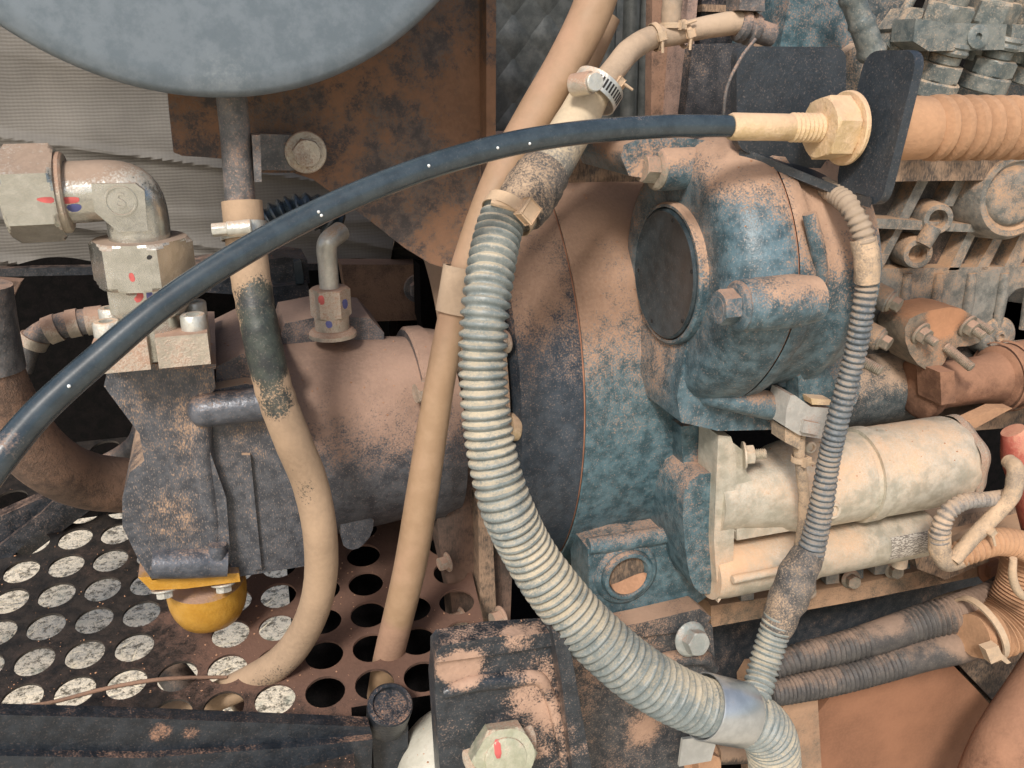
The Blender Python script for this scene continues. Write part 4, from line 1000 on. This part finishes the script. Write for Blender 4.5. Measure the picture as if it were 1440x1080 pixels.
for (a, b_, c_, d_) in (((1292, 250), (1308, 250), (1276, 312), (1262, 312)), ((1346, 250), (1360, 250), (1340, 290), (1326, 290)), ((1262, 318), (1272, 318), (1240, 380), (1228, 380)), ((1362, 324), (1374, 326), (1348, 380), (1334, 380)), ((1402, 326), (1414, 328), (1388, 380), (1372, 380)), ((1436, 328), (1460, 330), (1430, 380), (1410, 380))):
    bl([a, b_, c_, d_], 1.10, .08, .004, 'rib')
for x in (1272, 1316, 1362, 1408, 1446):
    bm = NB(); tube(bm, [(x + 4, 384, 1.10, 7), (x, 420, 1.098, 8), (x - 8, 462, 1.10, 7)], 14); part('soft_rib', bm, m_block, t, 60)
for (x, y) in ((1320, 308), (1291, 357)):
    q = Q(x, y, 1.075); s = mm(1, q)
    bm = lathe(NB(), q, V((-.35, -1, .05)), [(-.05, 24*s), (-.004, 22*s), (0, 20*s), (0, 13*s), (-.004, 12*s), (-.008, 10.5*s), (-.012, 12*s), (-.016, 10.5*s), (-.02, 11*s), (-.03, 0)], 32)
    part('threaded_boss', bm, m_block, t, 50)
bm = NB(); tube(bm, [(1312, 320, 1.075, 12), (1296, 346, 1.075, 12)], 16); part('boss_web', bm, m_block, t, 60)
q = Q(1428, 276, 1.06); s = mm(1, q)
bm = lathe(NB(), q, V((-.1, -1, .05)), [(-.08, 66*s), (-.01, 62*s), (0, 56*s), (.0, 48*s), (-.004, 46*s), (-.006, 42*s), (.002, 38*s), (.004, 30*s), (.001, 0)], 56); part('core_plug', bm, m_block, t, 50)
q = Q(1406, 474, 1.09); s = mm(1, q)
bm = lathe(NB(), q, V((-.1, -1, .1)), [(-.05, 30*s), (-.004, 28*s), (0, 24*s), (.0, 9*s), (.004, 8*s), (.004, 5*s), (-.002, 4*s), (-.002, 0)], 40); part('small_plug', bm, m_block, t, 50)
bl([(1380, 392), (1500, 392), (1500, 530), (1380, 530)], 1.118, .04, .003)
bl([(1396, 428), (1440, 400), (1500, 400), (1480, 500), (1420, 505), (1396, 480)], 1.10, .08, .010, 'corner_casting', None, 1)
for (x, y, s_) in ((1252, 424, 22), (1238, 478, 22)):
    q = Q(x, y, 1.05); bm = NB(); d = V((.55, -1, -.35)).normalized(); cyl(bm, q - d * .06, q, mm(s_ * .8, q), 28, .002); part('bolt_boss', bm, m_block, t); bolt(t, q, d, mm(s_ * .85, q), m_dbolt, 'flange_bolt')
t = thing('stud_flange', 'dusty three cornered cast flange with nuts and bare threaded studs', 'flange', Q(1330, 510, 1.03))
m_florange = dusty('flange_casting', (.13, .115, .09), base2=(.24, .20, .15), bias=-.28, up=.7, spk=1.2, rough=.6, dust=(.42, .21, .11), flecks=.5, blobs=[(Q(1330, 442, 1.03), .05, .9)])
part('flange_plate', slab([(1272, 452), (1300, 438), (1345, 430), (1372, 446), (1388, 470), (1372, 486), (1340, 488), (1322, 520), (1296, 520), (1274, 490)], 1.03, .06, .006, 3, 1), m_florange, t, 50)
for (x, y, sz) in ((1294, 468, 21), (1360, 458, 21)):
    q = Q(x, y, 1.028); bolt(t, q, V((.25, -1, -.35)), mm(sz, q), m_dbolt, 'nut', name='nut')
def stud(par, p, d, L, r, m):
    prof = [(0, 0), (0, r)]; k = .002
    while k < L: prof += [(k, r * 1.05), (k + .0013, r * .86)]; k += .0027
    prof += [(L, r * .8), (L + .001, 0)]
    return part('threaded_stud', lathe(NB(), p, d.normalized(), prof, 20), m, par)
stud(t, Q(1330, 488, 1.03), V((.32, -1, -.5)), .05, .0075, m_dbolt)
stud(t, Q(1372, 452, 1.03), V((.25, -1, -.35)), .03, .006, m_dbolt)
stud(t, Q(1212, 508, 1.0), V((.5, -1, -.3)), .03, .008, m_dbolt)

# ================================================================== FUEL INJECTION PUMP, top right
t = thing('injection_pump', 'fuel injection pump with stacked hex valve nuts in the top right corner', 'fuel pump', Q(1370, 150, 1.05))
m_inj = dusty('injection_pump_casting', (.045, .062, .068), base2=(.12, .14, .14), bias=-.28, up=.6, big=1.2, mid=1.1, spk=1.9, rough=.5, flecks=.7, dust=(.38, .27, .19))
m_valve = dusty('valve_nut_steel', (.10, .125, .125), base2=(.22, .235, .215), bias=-.25, up=.45, big=1.6, mid=.9, spk=1.2, rough=.42, metal=.2, flecks=.6, dust=(.42, .31, .21), bigscale=12)
part('body', slab([(1272, 118), (1330, 108), (1500, 104), (1500, 200), (1210, 210), (1220, 150)], 1.05, .16, .008, 3), m_inj, t, 50)
VX = V((.10, -.25, 1)).normalized()
for i, (x, y) in enumerate(((1312, 120), (1384, 112), (1452, 104))):
    q = Q(x, y, .99); s = mm(1, q)
    for nm, t0, t1_, R in (('base_collar', -14, 8, 34),):
        part(nm, cyl(NB(), q + VX * t0*s, q + VX * t1_*s, R*s, 40, .002), m_valve, t)
    part('hex_collar', hexa(NB(), q + VX * 8*s, q + VX * 30*s, 33*s, .3 + i * .4), m_valve, t, 20)
    part('spacer', cyl(NB(), q + VX * 30*s, q + VX * 44*s, 22*s, 32, .002), m_valve, t)
    part('upper_collar', lathe(NB(), q + VX * 44*s, VX, [(0, 0), (0, 27*s), (4*s, 29*s), (9*s, 27*s), (12*s, 29*s), (17*s, 27*s), (17*s, 0)], 36), m_valve, t)
for i, (x, y) in enumerate(((1328, 28), (1392, 22), (1450, 24))):
    q = Q(x, y, .99); s = mm(1, q)
    part('valve_nut', hexa(NB(), q - VX * 12*s, q + VX * 22*s, 36*s, .5 + .35 * i, .12), m_valve, t, 20)
    part('delivery_stub', cyl(NB(), q + VX * 20*s, q + VX * 70*s, 22*s, 32), m_valve, t)
    part('valve_stem', cyl(NB(), q - VX * 60*s, q - VX * 10*s, 20*s, 32), m_valve, t)
part('clamp_bar', slab([(1288, 26), (1330, 32), (1416, 34), (1412, 70), (1306, 72), (1284, 58)], .955, .04, .005, 3), m_valve, t)
part('clamp_bar', slab([(1424, 34), (1500, 36), (1500, 76), (1420, 72)], .955, .04, .005, 3), m_valve, t)
q = Q(1374, 52, .954); s = mm(1, q)
part('screw', lathe(NB(), q, V((-.2, -1, .1)), [(0, 0), (0, 17*s), (.003, 16*s), (.004, 12*s), (.004, 5*s), (-.004, 4*s), (-.004, 0)], 28), m_valve, t)
part('stepped_lug', slab([(1262, 40), (1284, 10), (1300, 12), (1290, 48), (1276, 60)], .99, .04, .003), m_valve, t)
part('stepped_lug', slab([(1246, 62), (1262, 38), (1280, 56), (1262, 78)], 1.0, .04, .003), m_valve, t)
part('lower_lug', slab([(1240, 90), (1270, 80), (1300, 100), (1290, 130), (1250, 130)], 1.0, .04, .004, 3, 1), m_valve, t)
t = thing('governor_case', 'dark teal governor case with sloping side behind the black bracket', 'engine casing', Q(1140, 70, 1.06))
part('case', slab([(1122, -60), (1188, -60), (1210, 40), (1214, 120), (1092, 130), (1098, 60)], 1.06, .12, .010, 4), m_teal, t, 50)
part('side_casting', slab([(1180, -60), (1300, -60), (1286, 10), (1240, 60), (1216, 110), (1180, 120)], 1.12, .1, .012, 4, 1), m_inj, t, 50)
part('left_web', slab([(1060, 70), (1100, 30), (1112, 90), (1080, 140), (1060, 130)], 1.10, .06, .008, 3, 1), m_grime, t, 50)
part('lower_casting', slab([(1150, 100), (1210, 60), (1260, 90), (1270, 190), (1160, 210)], 1.04, .10, .010, 3), m_inj, t)
hose('injector_line', 'stout metal fuel line descending between the governor and valve nuts', 'pipe', [(1186, -40, .99, 17), (1203, 10, .985, 17), (1218, 50, .98, 18), (1228, 80, .98, 18)], m_valve, 24, .005, lambda s, a: 1.0 if (s / .035) % 1 < .8 else 1.14)
hose('injector_line', 'thin steel fuel line slanting up to the right of the governor case', 'pipe', [(1240, 60, 1.03, 7), (1262, 34, 1.03, 7), (1278, 5, 1.03, 7), (1300, -40, 1.03, 7)], m_valve, 16)

# ================================================================== RUST DUSTED PIPE right of the conduit
t = thing('coolant_pipe', 'rust orange dusted pipe with round flange below the engine block', 'pipe', Q(1350, 600, 1.08))
YP = 1.06; cP = Q(1292, 545, YP); s = mm(1, cP)
part('ring_flange', lathe(NB(), cP, X, [(-.004, 0), (-.004, 38*s), (0, 44*s), (.006, 46*s), (.014, 44*s), (.018, 36*s), (.05, 34*s), (.05, 0)], 56), m_pipe, t)
part('pipe', lathe(NB(), cP + X * .03, X, [(0, 34*s), (.10, 34*s), (.12, 38*s), (.125, 46*s), (.20, 50*s), (.35, 50*s), (.35, 0)], 56), m_pipe, t)
part('yoke', slab([(1322, 524), (1342, 522), (1344, 566), (1324, 570)], 1.0, .05, .003), m_pipe, t)
for k in (0, 1): part('hose_ridge', lathe(NB(), cP + X * (.155 + .022 * k), X, [(0, 50*s), (.003, 52*s), (.006, 50*s)], 56), m_pipe, t)
m_tealdark = m_teal
t = thing('oil_cooler_housing', 'dark teal rounded casting behind the conduit under the engine block', 'engine casing', Q(1220, 600, 1.12))
a = Q(1130, 556, 1.14); part('casting', lathe(NB(), a, X, [(0, 0), (0, mm(52, a)), (.10, mm(56, a)), (.2, mm(54, a)), (.2, 0)], 48), m_inj, t)
part('cradle', slab([(1180, 590), (1250, 598), (1330, 592), (1400, 576), (1440, 572), (1440, 600), (1180, 620)], 1.1, .05, .006), m_grime, t)
t = thing('orange_stay', 'short orange dusted flat stay under the rusty pipe', 'bracket', Q(1390, 590, 1.0))
part('stay', slab([(1352, 596), (1400, 574), (1424, 574), (1372, 602)], 1.0, .02, .002), m_boot, t)

# ================================================================== LOWER RIGHT
t = thing('oil_pan_rail', 'tan dusty engine sump rail with bolts and notches below the starter', 'sump', Q(1200, 860, 1.05))
part('rail', slab([(1000, 852), (1200, 822), (1400, 780), (1500, 756), (1500, 784), (1400, 806), (1200, 846), (1000, 882)], 1.03, .10, .004, 3), dusty('rail_dust', (.10, .085, .06), bias=.15, up=.6, rough=.8, dust=(.36, .22, .13)), t)
part('pan_side', slab([(1000, 780), (1500, 700), (1500, 790), (1000, 870)], 1.13, .05, .004), m_grime, t)
for i, x in enumerate((1052, 1100, 1172, 1206, 1240, 1272)):
    y = 838 - (x - 1052) * .2
    part('rail_lug', slab([(x - 9, y - 36), (x + 9, y - 38), (x + 8, y + 6), (x - 10, y + 8)], 1.03, .08, .004), m_inj if i % 2 else m_block, t)
for (x, y) in ((1134, 828), (1196, 814), (1256, 800)):
    q = Q(x, y, 1.03); bolt(t, q, V((-.2, -1, .1)), mm(17, q), m_dbolt)
t = thing('oil_filter_head', 'dusty small casting hanging under the taped wires at right', 'engine casing', Q(1300, 800, 1.0))
part('casting', slab([(1284, 775), (1320, 765), (1340, 790), (1400, 760), (1390, 790), (1330, 815), (1290, 800)], .98, .05, .006, 3), m_grime, t)
bm = NB(); cyl(bm, Q(1268, 768, .98), Q(1264, 796, .98), mm(11, Q(1268, 768, .98))); part('stub', bm, m_starter, t)
q = Q(1398, 800, 1.02); bolt(t, q, V((-.3, -1, .2)), mm(28, q), m_orange, 'hex_bolt', name='plug')
t = thing('frame_rail', 'dark blue machine frame rail in shadow under the engine', 'frame', Q(1200, 930, 1.2))
part('rail', slab([(960, 868), (1500, 770), (1500, 900), (1100, 1000), (960, 1000)], 1.16, .05, .004), dusty('frame_paint', (.026, .034, .042), base2=(.05, .06, .068), bias=-.35, up=.5, rough=.55, flecks=.25), t)
m_low = dusty('dark_dusty_hose', (.045, .043, .042), base2=(.075, .07, .065), bias=-.5, up=.6, spk=.8, rough=.6, dust=(.24, .165, .12), flecks=.3, blobs=[(Q(1360, 885, .95), .10, 1.1), (Q(1250, 885, .96), .03, .6)])
hose('corrugated_hose', 'upper dark corrugated hose running to the large tan conduit at right', 'hose', [(1086, 940, .96, 17), (1120, 926, .96, 20), (1180, 912, .96, 22), (1240, 894, .96, 23), (1300, 874, .96, 25), (1350, 862, .95, 27), (1400, 845, .95, 29), (1450, 818, .95, 30)], m_low, 24, .0018, lambda s, a: corr(.009, .13)(s, a) if s < .17 or s > .24 else 1.0)
hose('corrugated_hose', 'lower dark corrugated hose running to the large tan conduit at right', 'hose', [(1078, 975, .94, 19), (1120, 968, .94, 20), (1180, 955, .94, 21), (1240, 938, .94, 22), (1300, 920, .94, 23), (1350, 908, .93, 24), (1400, 890, .93, 26)], m_low, 24, .0018, lambda s, a: corr(.008, .12)(s, a) if s < .25 else 1.0)
hose('steel_tube', 'pale steel tube end in shadow above the dark corrugated hoses', 'pipe', [(1270, 880, 1.1, 10), (1320, 852, 1.1, 12), (1370, 836, 1.1, 12)], m_cgrey, 20)
hose('corrugated_conduit', 'fat orange tan corrugated conduit turning up at the right edge', 'conduit', [(1368, 894, .90, 30), (1400, 888, .90, 38), (1430, 862, .90, 42), (1450, 820, .90, 44), (1458, 770, .90, 44)], m_boot, 32, .0018, corr(.0085, .14))
p = Q(1378, 884, .905)
t = thing('cable_tie', 'large tan plastic tie strapped around the hoses at the right edge', 'cable tie', p)
axt = V((1, 0, .32)).normalized(); s = mm(1, p)
part('strap', lathe(NB(), p - axt * .005, axt, [(0, 44*s), (0, 48*s), (.010, 48*s), (.010, 44*s), (0, 44*s)], 48), m_tie, t)
part('head', slab([(1386, 914), (1404, 908), (1412, 926), (1394, 934)], .85, .014, .002), m_tie, t)
part('tail', slab([(1400, 922), (1410, 920), (1422, 932), (1416, 934)], .852, .004, .0008), m_tie, t)
hose('zip_strap', 'curved tan strap hanging at the right edge above the fat conduit', 'strap', [(1425, 785, .84, 5), (1424, 810, .84, 6), (1432, 832, .84, 6), (1450, 846, .84, 5)], m_tie, 10)
t = thing('dust_covered_box', 'large rounded component buried in orange dust at the bottom right', 'engine component', Q(1280, 1080, .90))
bm = NB()
top = [(1150, 1004, .92), (1178, 965, .95), (1250, 944, .98), (1328, 927, 1.0), (1362, 962, .98), (1404, 1002, .95), (1412, 1050, .90), (1390, 1140, .86), (1140, 1160, .86)]
bm = slab([(1138, 1160), (1142, 1040), (1152, 1000), (1180, 964), (1250, 944), (1330, 925), (1372, 968), (1410, 1010), (1420, 1060), (1420, 1160)], 1.0, .06, .028, 6, 0)
part('housing', bm, m_orange, t, 60)
bm = slab([(1096, 1160), (1092, 1010), (1104, 990), (1150, 985), (1160, 1160)], .97, .12, .012, 4); part('side_step', bm, dusty('side_step_dust', (.18, .14, .10), bias=.2, dust=(.34, .21, .13), rough=.85), t, 60)
hose('dusty_rubber_pipe', 'orange brown dusted pipe in the bottom right corner', 'pipe', [(1380, 1120, .86, 40), (1418, 1050, .86, 46), (1470, 980, .88, 50), (1520, 900, .9, 50)], m_pipe, 32)
t = thing('lower_bracket', 'grey dusty cast bracket behind the fat conduit at right', 'bracket', Q(1400, 960, 1.08))
part('casting', slab([(1340, 930), (1380, 900), (1500, 880), (1500, 1060), (1420, 1050), (1380, 990)], 1.08, .06, .012, 4, 1), m_grime, t, 60)
part('lip', slab([(1340, 926), (1372, 922), (1420, 960), (1440, 1010), (1420, 1010), (1372, 960)], 1.04, .03, .006, 3, 1), m_grime, t, 60)

# ================================================================== ENGINE MOUNT, bottom middle
m_mount = dusty('mount_black_paint', (.016, .021, .027), base2=(.036, .044, .052), bias=-.66, up=.42, big=1.8, mid=1.5, spk=2.4, rough=.33, flecks=.3, film=.12, dust=(.40, .26, .185), bigscale=22,
                blobs=[(Q(650, 934, .79), .040, 1.3), (Q(625, 930, .785), .03, .7), (Q(752, 985, .785), .05, .75), (Q(735, 895, .78), .03, .7), (Q(775, 1035, .785), .06, .7), (Q(760, 950, .785), .03, .4)])
m_mbolt = dusty('greenish_plated_bolt', (.42, .43, .31), base2=(.56, .56, .43), bias=-.5, up=.5, spk=.8, rough=.35, metal=.45, flecks=.2)
t = thing('engine_mount_bracket', 'chunky black steel engine mount bracket with big bolt at bottom centre', 'engine mount', Q(700, 1080, .80))
mb = slab([(616, 916), (700, 900), (776, 894), (800, 950), (838, 1140), (622, 1140), (611, 965)], .79, .03, .010, 4)
part('front_block', mb, m_mount, t, 50)
part('top_flange', slab([(614, 918), (622, 908), (690, 896), (776, 890), (779, 908), (700, 920), (614, 932)], .780, .03, .005, 3), m_mount, t, 50)
bm = NB(); tube(bm, [(624, 974, .791, 9), (660, 962, .789, 12), (710, 956, .789, 12), (752, 952, .790, 11), (768, 968, .791, 9), (784, 1010, .789, 10), (800, 1090, .789, 10)], 20); part('pressed_rib', bm, m_mount, t, 60)
part('side_gusset', slab([(776, 884), (800, 900), (842, 1140), (812, 1140), (790, 960)], .765, .03, .003), m_mount, t)
q = Q(702, 1050, .79); bd = V((-.05, -1, .30)).normalized()
part('washer', cyl(NB(), q - bd * .002, q + bd * .004, mm(54, q), 48), m_zdust, t)
bh_ = part('bolt', hexa(NB(), q + bd * .004, q + bd * .030, mm(47, q), .45), m_mbolt, t, 20)
part('bolt_crown', lathe(NB(), q + bd * .029, bd, [(0, 0), (.001, mm(30, q)), (.003, mm(29, q)), (.0035, mm(26, q)), (.0025, 0)], 36), m_mbolt, bh_)
decal([(694, 1040), (703, 1039), (706, 1066), (696, 1067)], [bh_] + list(bh_.children), m_red, bh_)
t = thing('housing_foot', 'dark cast foot of the housing with zinc bolts beside the conduit', 'bracket', Q(900, 950, .95))
m_foot = dusty('foot_casting', (.030, .035, .040), base2=(.07, .075, .078), bias=-.30, up=.7, big=1.5, spk=1.9, rough=.5, flecks=.7, dust=(.37, .235, .16), blobs=[(Q(920, 1050, .95), .06, 1.0), (Q(950, 930, .93), .03, .6)])
part('foot_plate', slab([(780, 912), (900, 888), (985, 866), (1002, 880), (1008, 970), (1012, 1140), (790, 1140), (780, 960)], .985, .03, .012, 4), m_foot, t, 50)
part('foot_ledge', slab([(780, 900), (900, 876), (984, 856), (1000, 868), (992, 884), (900, 896), (780, 918)], .975, .035, .005, 3), m_foot, t, 50)
bm = NB(); tube(bm, [(905, 937, .985, 10), (940, 928, .98, 12), (985, 924, .98, 12), (1004, 940, .985, 8)], 18); part('cast_rib', bm, m_foot, t, 60)
m_gb = dusty('grey_plated_bolt', (.33, .36, .34), base2=(.45, .47, .44), bias=-.35, up=.4, spk=.9, rough=.4, metal=.35, flecks=.35)
for (x, y, sz, Y_) in ((970, 898, 31, .970), (866, 910, 24, .970)):
    q = Q(x, y, Y_); bolt(t, q, V((.1, -1, .25)), mm(sz, q), m_gb, 'flange_bolt', .3)
q = Q(985, 1066, .955); bolt(t, q, V((.0, -1, .25)), mm(34, q), m_boot, 'flange_bolt')
bm = NB(); cyl(bm, Q(1006, 1060, .965), Q(1060, 1058, .965), mm(15, q)); part('pin', bm, m_grime, t)
bm = NB(); prism(bm, [Q(974, 876, .9735), Q(980, 875, .9735), Q(981, 884, .9735), Q(976, 884, .9735)], V((0, .001, 0)))
part('paint_mark', bm, m_red, t)
q = Q(706, 868, .98); 
t = thing('cream_tank', 'smooth cream rounded tank showing behind the engine mount at the bottom', 'tank', Q(600, 1090, .9))
q = Q(648, 1085, .88); bm = NB(); bmesh.ops.create_uvsphere(bm, u_segments=48, v_segments=24, radius=mm(92, q)); bmesh.ops.translate(bm, verts=bm.verts, vec=q)
part('shell', bm, dusty('cream_paint', (.50, .48, .40), base2=(.58, .56, .48), bias=-.6, up=.3, spk=.5, rough=.45, flecks=.1, dust=(.40, .33, .24)), t, 60)

# ================================================================== FRONT BEAM, bottom left
m_beam = dusty('beam_paint', (.010, .014, .019), base2=(.024, .03, .037), bias=-.80, up=.5, big=1.4, spk=1.5, rough=.36, film=.1, flecks=.2, dust=(.30, .17, .11), blobs=[(Q(225, 1030, .86), .02, .8), (Q(268, 1030, .86), .015, .7)])
t = thing('front_beam', 'black painted steel beam across the bottom left with scuffed edge', 'beam', Q(260, 1080, .86))
part('beam', slab([(-60, 1004), (200, 1010), (520, 1022), (524, 1036), (430, 1052), (200, 1066), (-60, 1068)], .86, .018, .003, 2), m_beam, t)
part('lower_lip', slab([(-60, 1062), (200, 1066), (430, 1050), (524, 1040), (520, 1140), (-60, 1140)], .85, .02, .003, 2), m_beam, t)
q = Q(549, 990, .875); s = mm(1, q)
t = thing('lug_ring', 'black round steel ring lug on the end of the beam', 'ring', Q(548, 1060, .875))
up_ = V((.05, -.55, 1)).normalized()
part('ring', lathe(NB(), q, up_, [(-.050, 0), (-.050, 30*s), (-.002, 32*s), (0, 30*s), (0, 25*s), (-.006, 24*s), (-.006, 0)], 40), m_beam, t)
part('stem', slab([(522, 1020), (574, 1020), (572, 1140), (530, 1140)], .885, .04, .004), m_beam, t)
hose('thin_rod', 'thin rusty rod lying low across the bottom left holes', 'rod', [(-30, 996, .99, 3), (60, 990, .99, 3), (150, 968, 1.0, 3), (230, 955, 1.0, 3), (320, 952, 1.02, 2.5)], m_brownwall, 8)

# upper middle: angle post and panels
t = thing('angle_post', 'brown dusty steel angle post rising behind the cable at top', 'post', Q(950, 190, 1.2))
part('web', slab([(918, -60), (972, -60), (968, 60), (960, 205), (915, 205)], 1.22, .02, .002), m_brownwall, t)
part('edge_flange', slab([(972, -60), (986, -60), (966, 190), (956, 205), (952, 200)], 1.17, .05, .002), dusty('post_edge_paint', (.16, .12, .105), base2=(.26, .20, .18), bias=0, up=.3, rough=.7, dust=(.34, .23, .18)), t)
t = thing('dark_pipe_stack', 'dark vertical pipes in shadow behind the small hose branch', 'pipe', Q(880, 190, 1.4))
for (x, r) in ((850, 14), (885, 12), (905, 9)):
    bm = NB(); tube(bm, [(x + 6, -60, 1.4, r), (x, 120, 1.4, r), (x - 4, 260, 1.4, r)], 20); part('pipe', bm, m_quilt, t)
t = thing('scuffed_panel', 'dark scuffed panel between the angle post and the black bracket plate', 'panel', Q(1010, 200, 1.08))
part('panel', slab([(974, 62), (1060, 60), (1060, 220), (958, 210)], 1.10, .02, .002), m_dark, t)
part('upper_block', slab([(990, -60), (1110, -60), (1104, 60), (984, 62)], 1.2, .05, .004), m_black, t)
part('cross_strip', slab([(988, 6), (1110, 10), (1108, 20), (988, 16)], 1.19, .02, .002), m_grime, t)
# dusty casting above the housing under the cable
t = thing('rear_casting', 'orange dusted casting between the flywheel housing and the gear case top', 'engine casing', Q(880, 230, 1.2))
part('casting', slab([(800, 230), (840, 196), (905, 184), (1000, 188), (1060, 215), (1060, 300), (800, 300)], 1.18, .12, .015, 4, 1), m_grime, t, 60)

# black sheet added under the plate on the engine side to keep the holes dark
t = thing('added_belly_plate', 'added dark belly plate below the perforated floor that darkens the right holes', 'plate', V((.2, 1.2, .9)))
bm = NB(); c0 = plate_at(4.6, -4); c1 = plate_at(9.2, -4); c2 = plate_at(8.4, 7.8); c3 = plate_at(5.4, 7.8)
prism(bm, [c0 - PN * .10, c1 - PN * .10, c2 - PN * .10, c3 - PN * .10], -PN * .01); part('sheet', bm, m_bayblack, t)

# stamped figures on the strap bolt head
q = Q(427, 224, 1.088 - .0245)
text_part('08', q, .012, .0006, m_zdust, text_part_later[0][0].parent, name='stamped_figures')

# loose crumbs of dry earth lying on whatever faces up
bvs = []
for o in bpy.data.objects:
    if o.type != 'MESH' or o.name.split('.')[0] not in ('perforated_plate', 'barrel', 'body', 'body_shoulder', 'cover_plate', 'mounting_flange', 'bell', 'shell', 'rear_shell', 'mount_pad', 'foot_plate', 'foot_ledge', 'top_flange', 'front_block', 'lower_boss', 'port_block', 'top_rail', 'rail', 'middle_rail'): continue
    off = ROOT[o.name]
    bvs.append(BVHTree.FromPolygons([v.co + off for v in o.data.vertices], [list(p_.vertices) for p_ in o.data.polygons]))
bm = NB(); rnd = random.Random(3); cnt = 0; tries = 0
while cnt < 1100 and tries < 9000:
    tries += 1
    d = ray(rnd.uniform(0, 1440), rnd.uniform(180, 1080)).normalized(); best = None
    for b in bvs:
        h = b.ray_cast(CAM, d)
        if h[0] is not None and (best is None or h[3] < best[3]): best = h
    if best is None: continue
    nz = best[1] if best[1].dot(d) < 0 else -best[1]
    if nz.z < .45: continue
    rad = .0004 + .0011 * rnd.random() ** 3
    vv = bmesh.ops.create_icosphere(bm, subdivisions=1, radius=rad)['verts']
    k = V((rnd.uniform(.7, 1.4), rnd.uniform(.7, 1.4), rnd.uniform(.5, 1)))
    for v in vv: v.co = V((v.co.x * k.x, v.co.y * k.y, v.co.z * k.z)) * rnd.uniform(.8, 1.2) + best[0] + nz * rad * .4
    cnt += 1
cr = part('dirt_crumbs', bm, m_filldust); tag(cr, 'scattered crumbs of dry earth on the dusty upper surfaces', 'dirt', kind='stuff')

# lines running under the perforated plate
for k, (a, b, c, lb, rr) in enumerate((((2.2, 4.0), (3.4, 6.0), (4.6, 8.6), 'dark hose passing under the perforated plate near the drain hose end', .022), ((3.6, 4.6), (4.4, 6.4), (4.9, 8.8), 'thin grey pipe passing under the perforated plate beside a dark hose', .010))):
    P_ = [plate_at(*q_) - PN * (.10 + .03 * k) for q_ in (a, b, c)]
    bm = NB(); tube3(bm, [V((*p_, rr)) for p_ in P_], 20, .008)
    tag(part('under_plate_hose' if k == 0 else 'under_plate_pipe', bm, m_low if k == 0 else m_zdust, ang=60), lb, 'hose' if k == 0 else 'pipe')
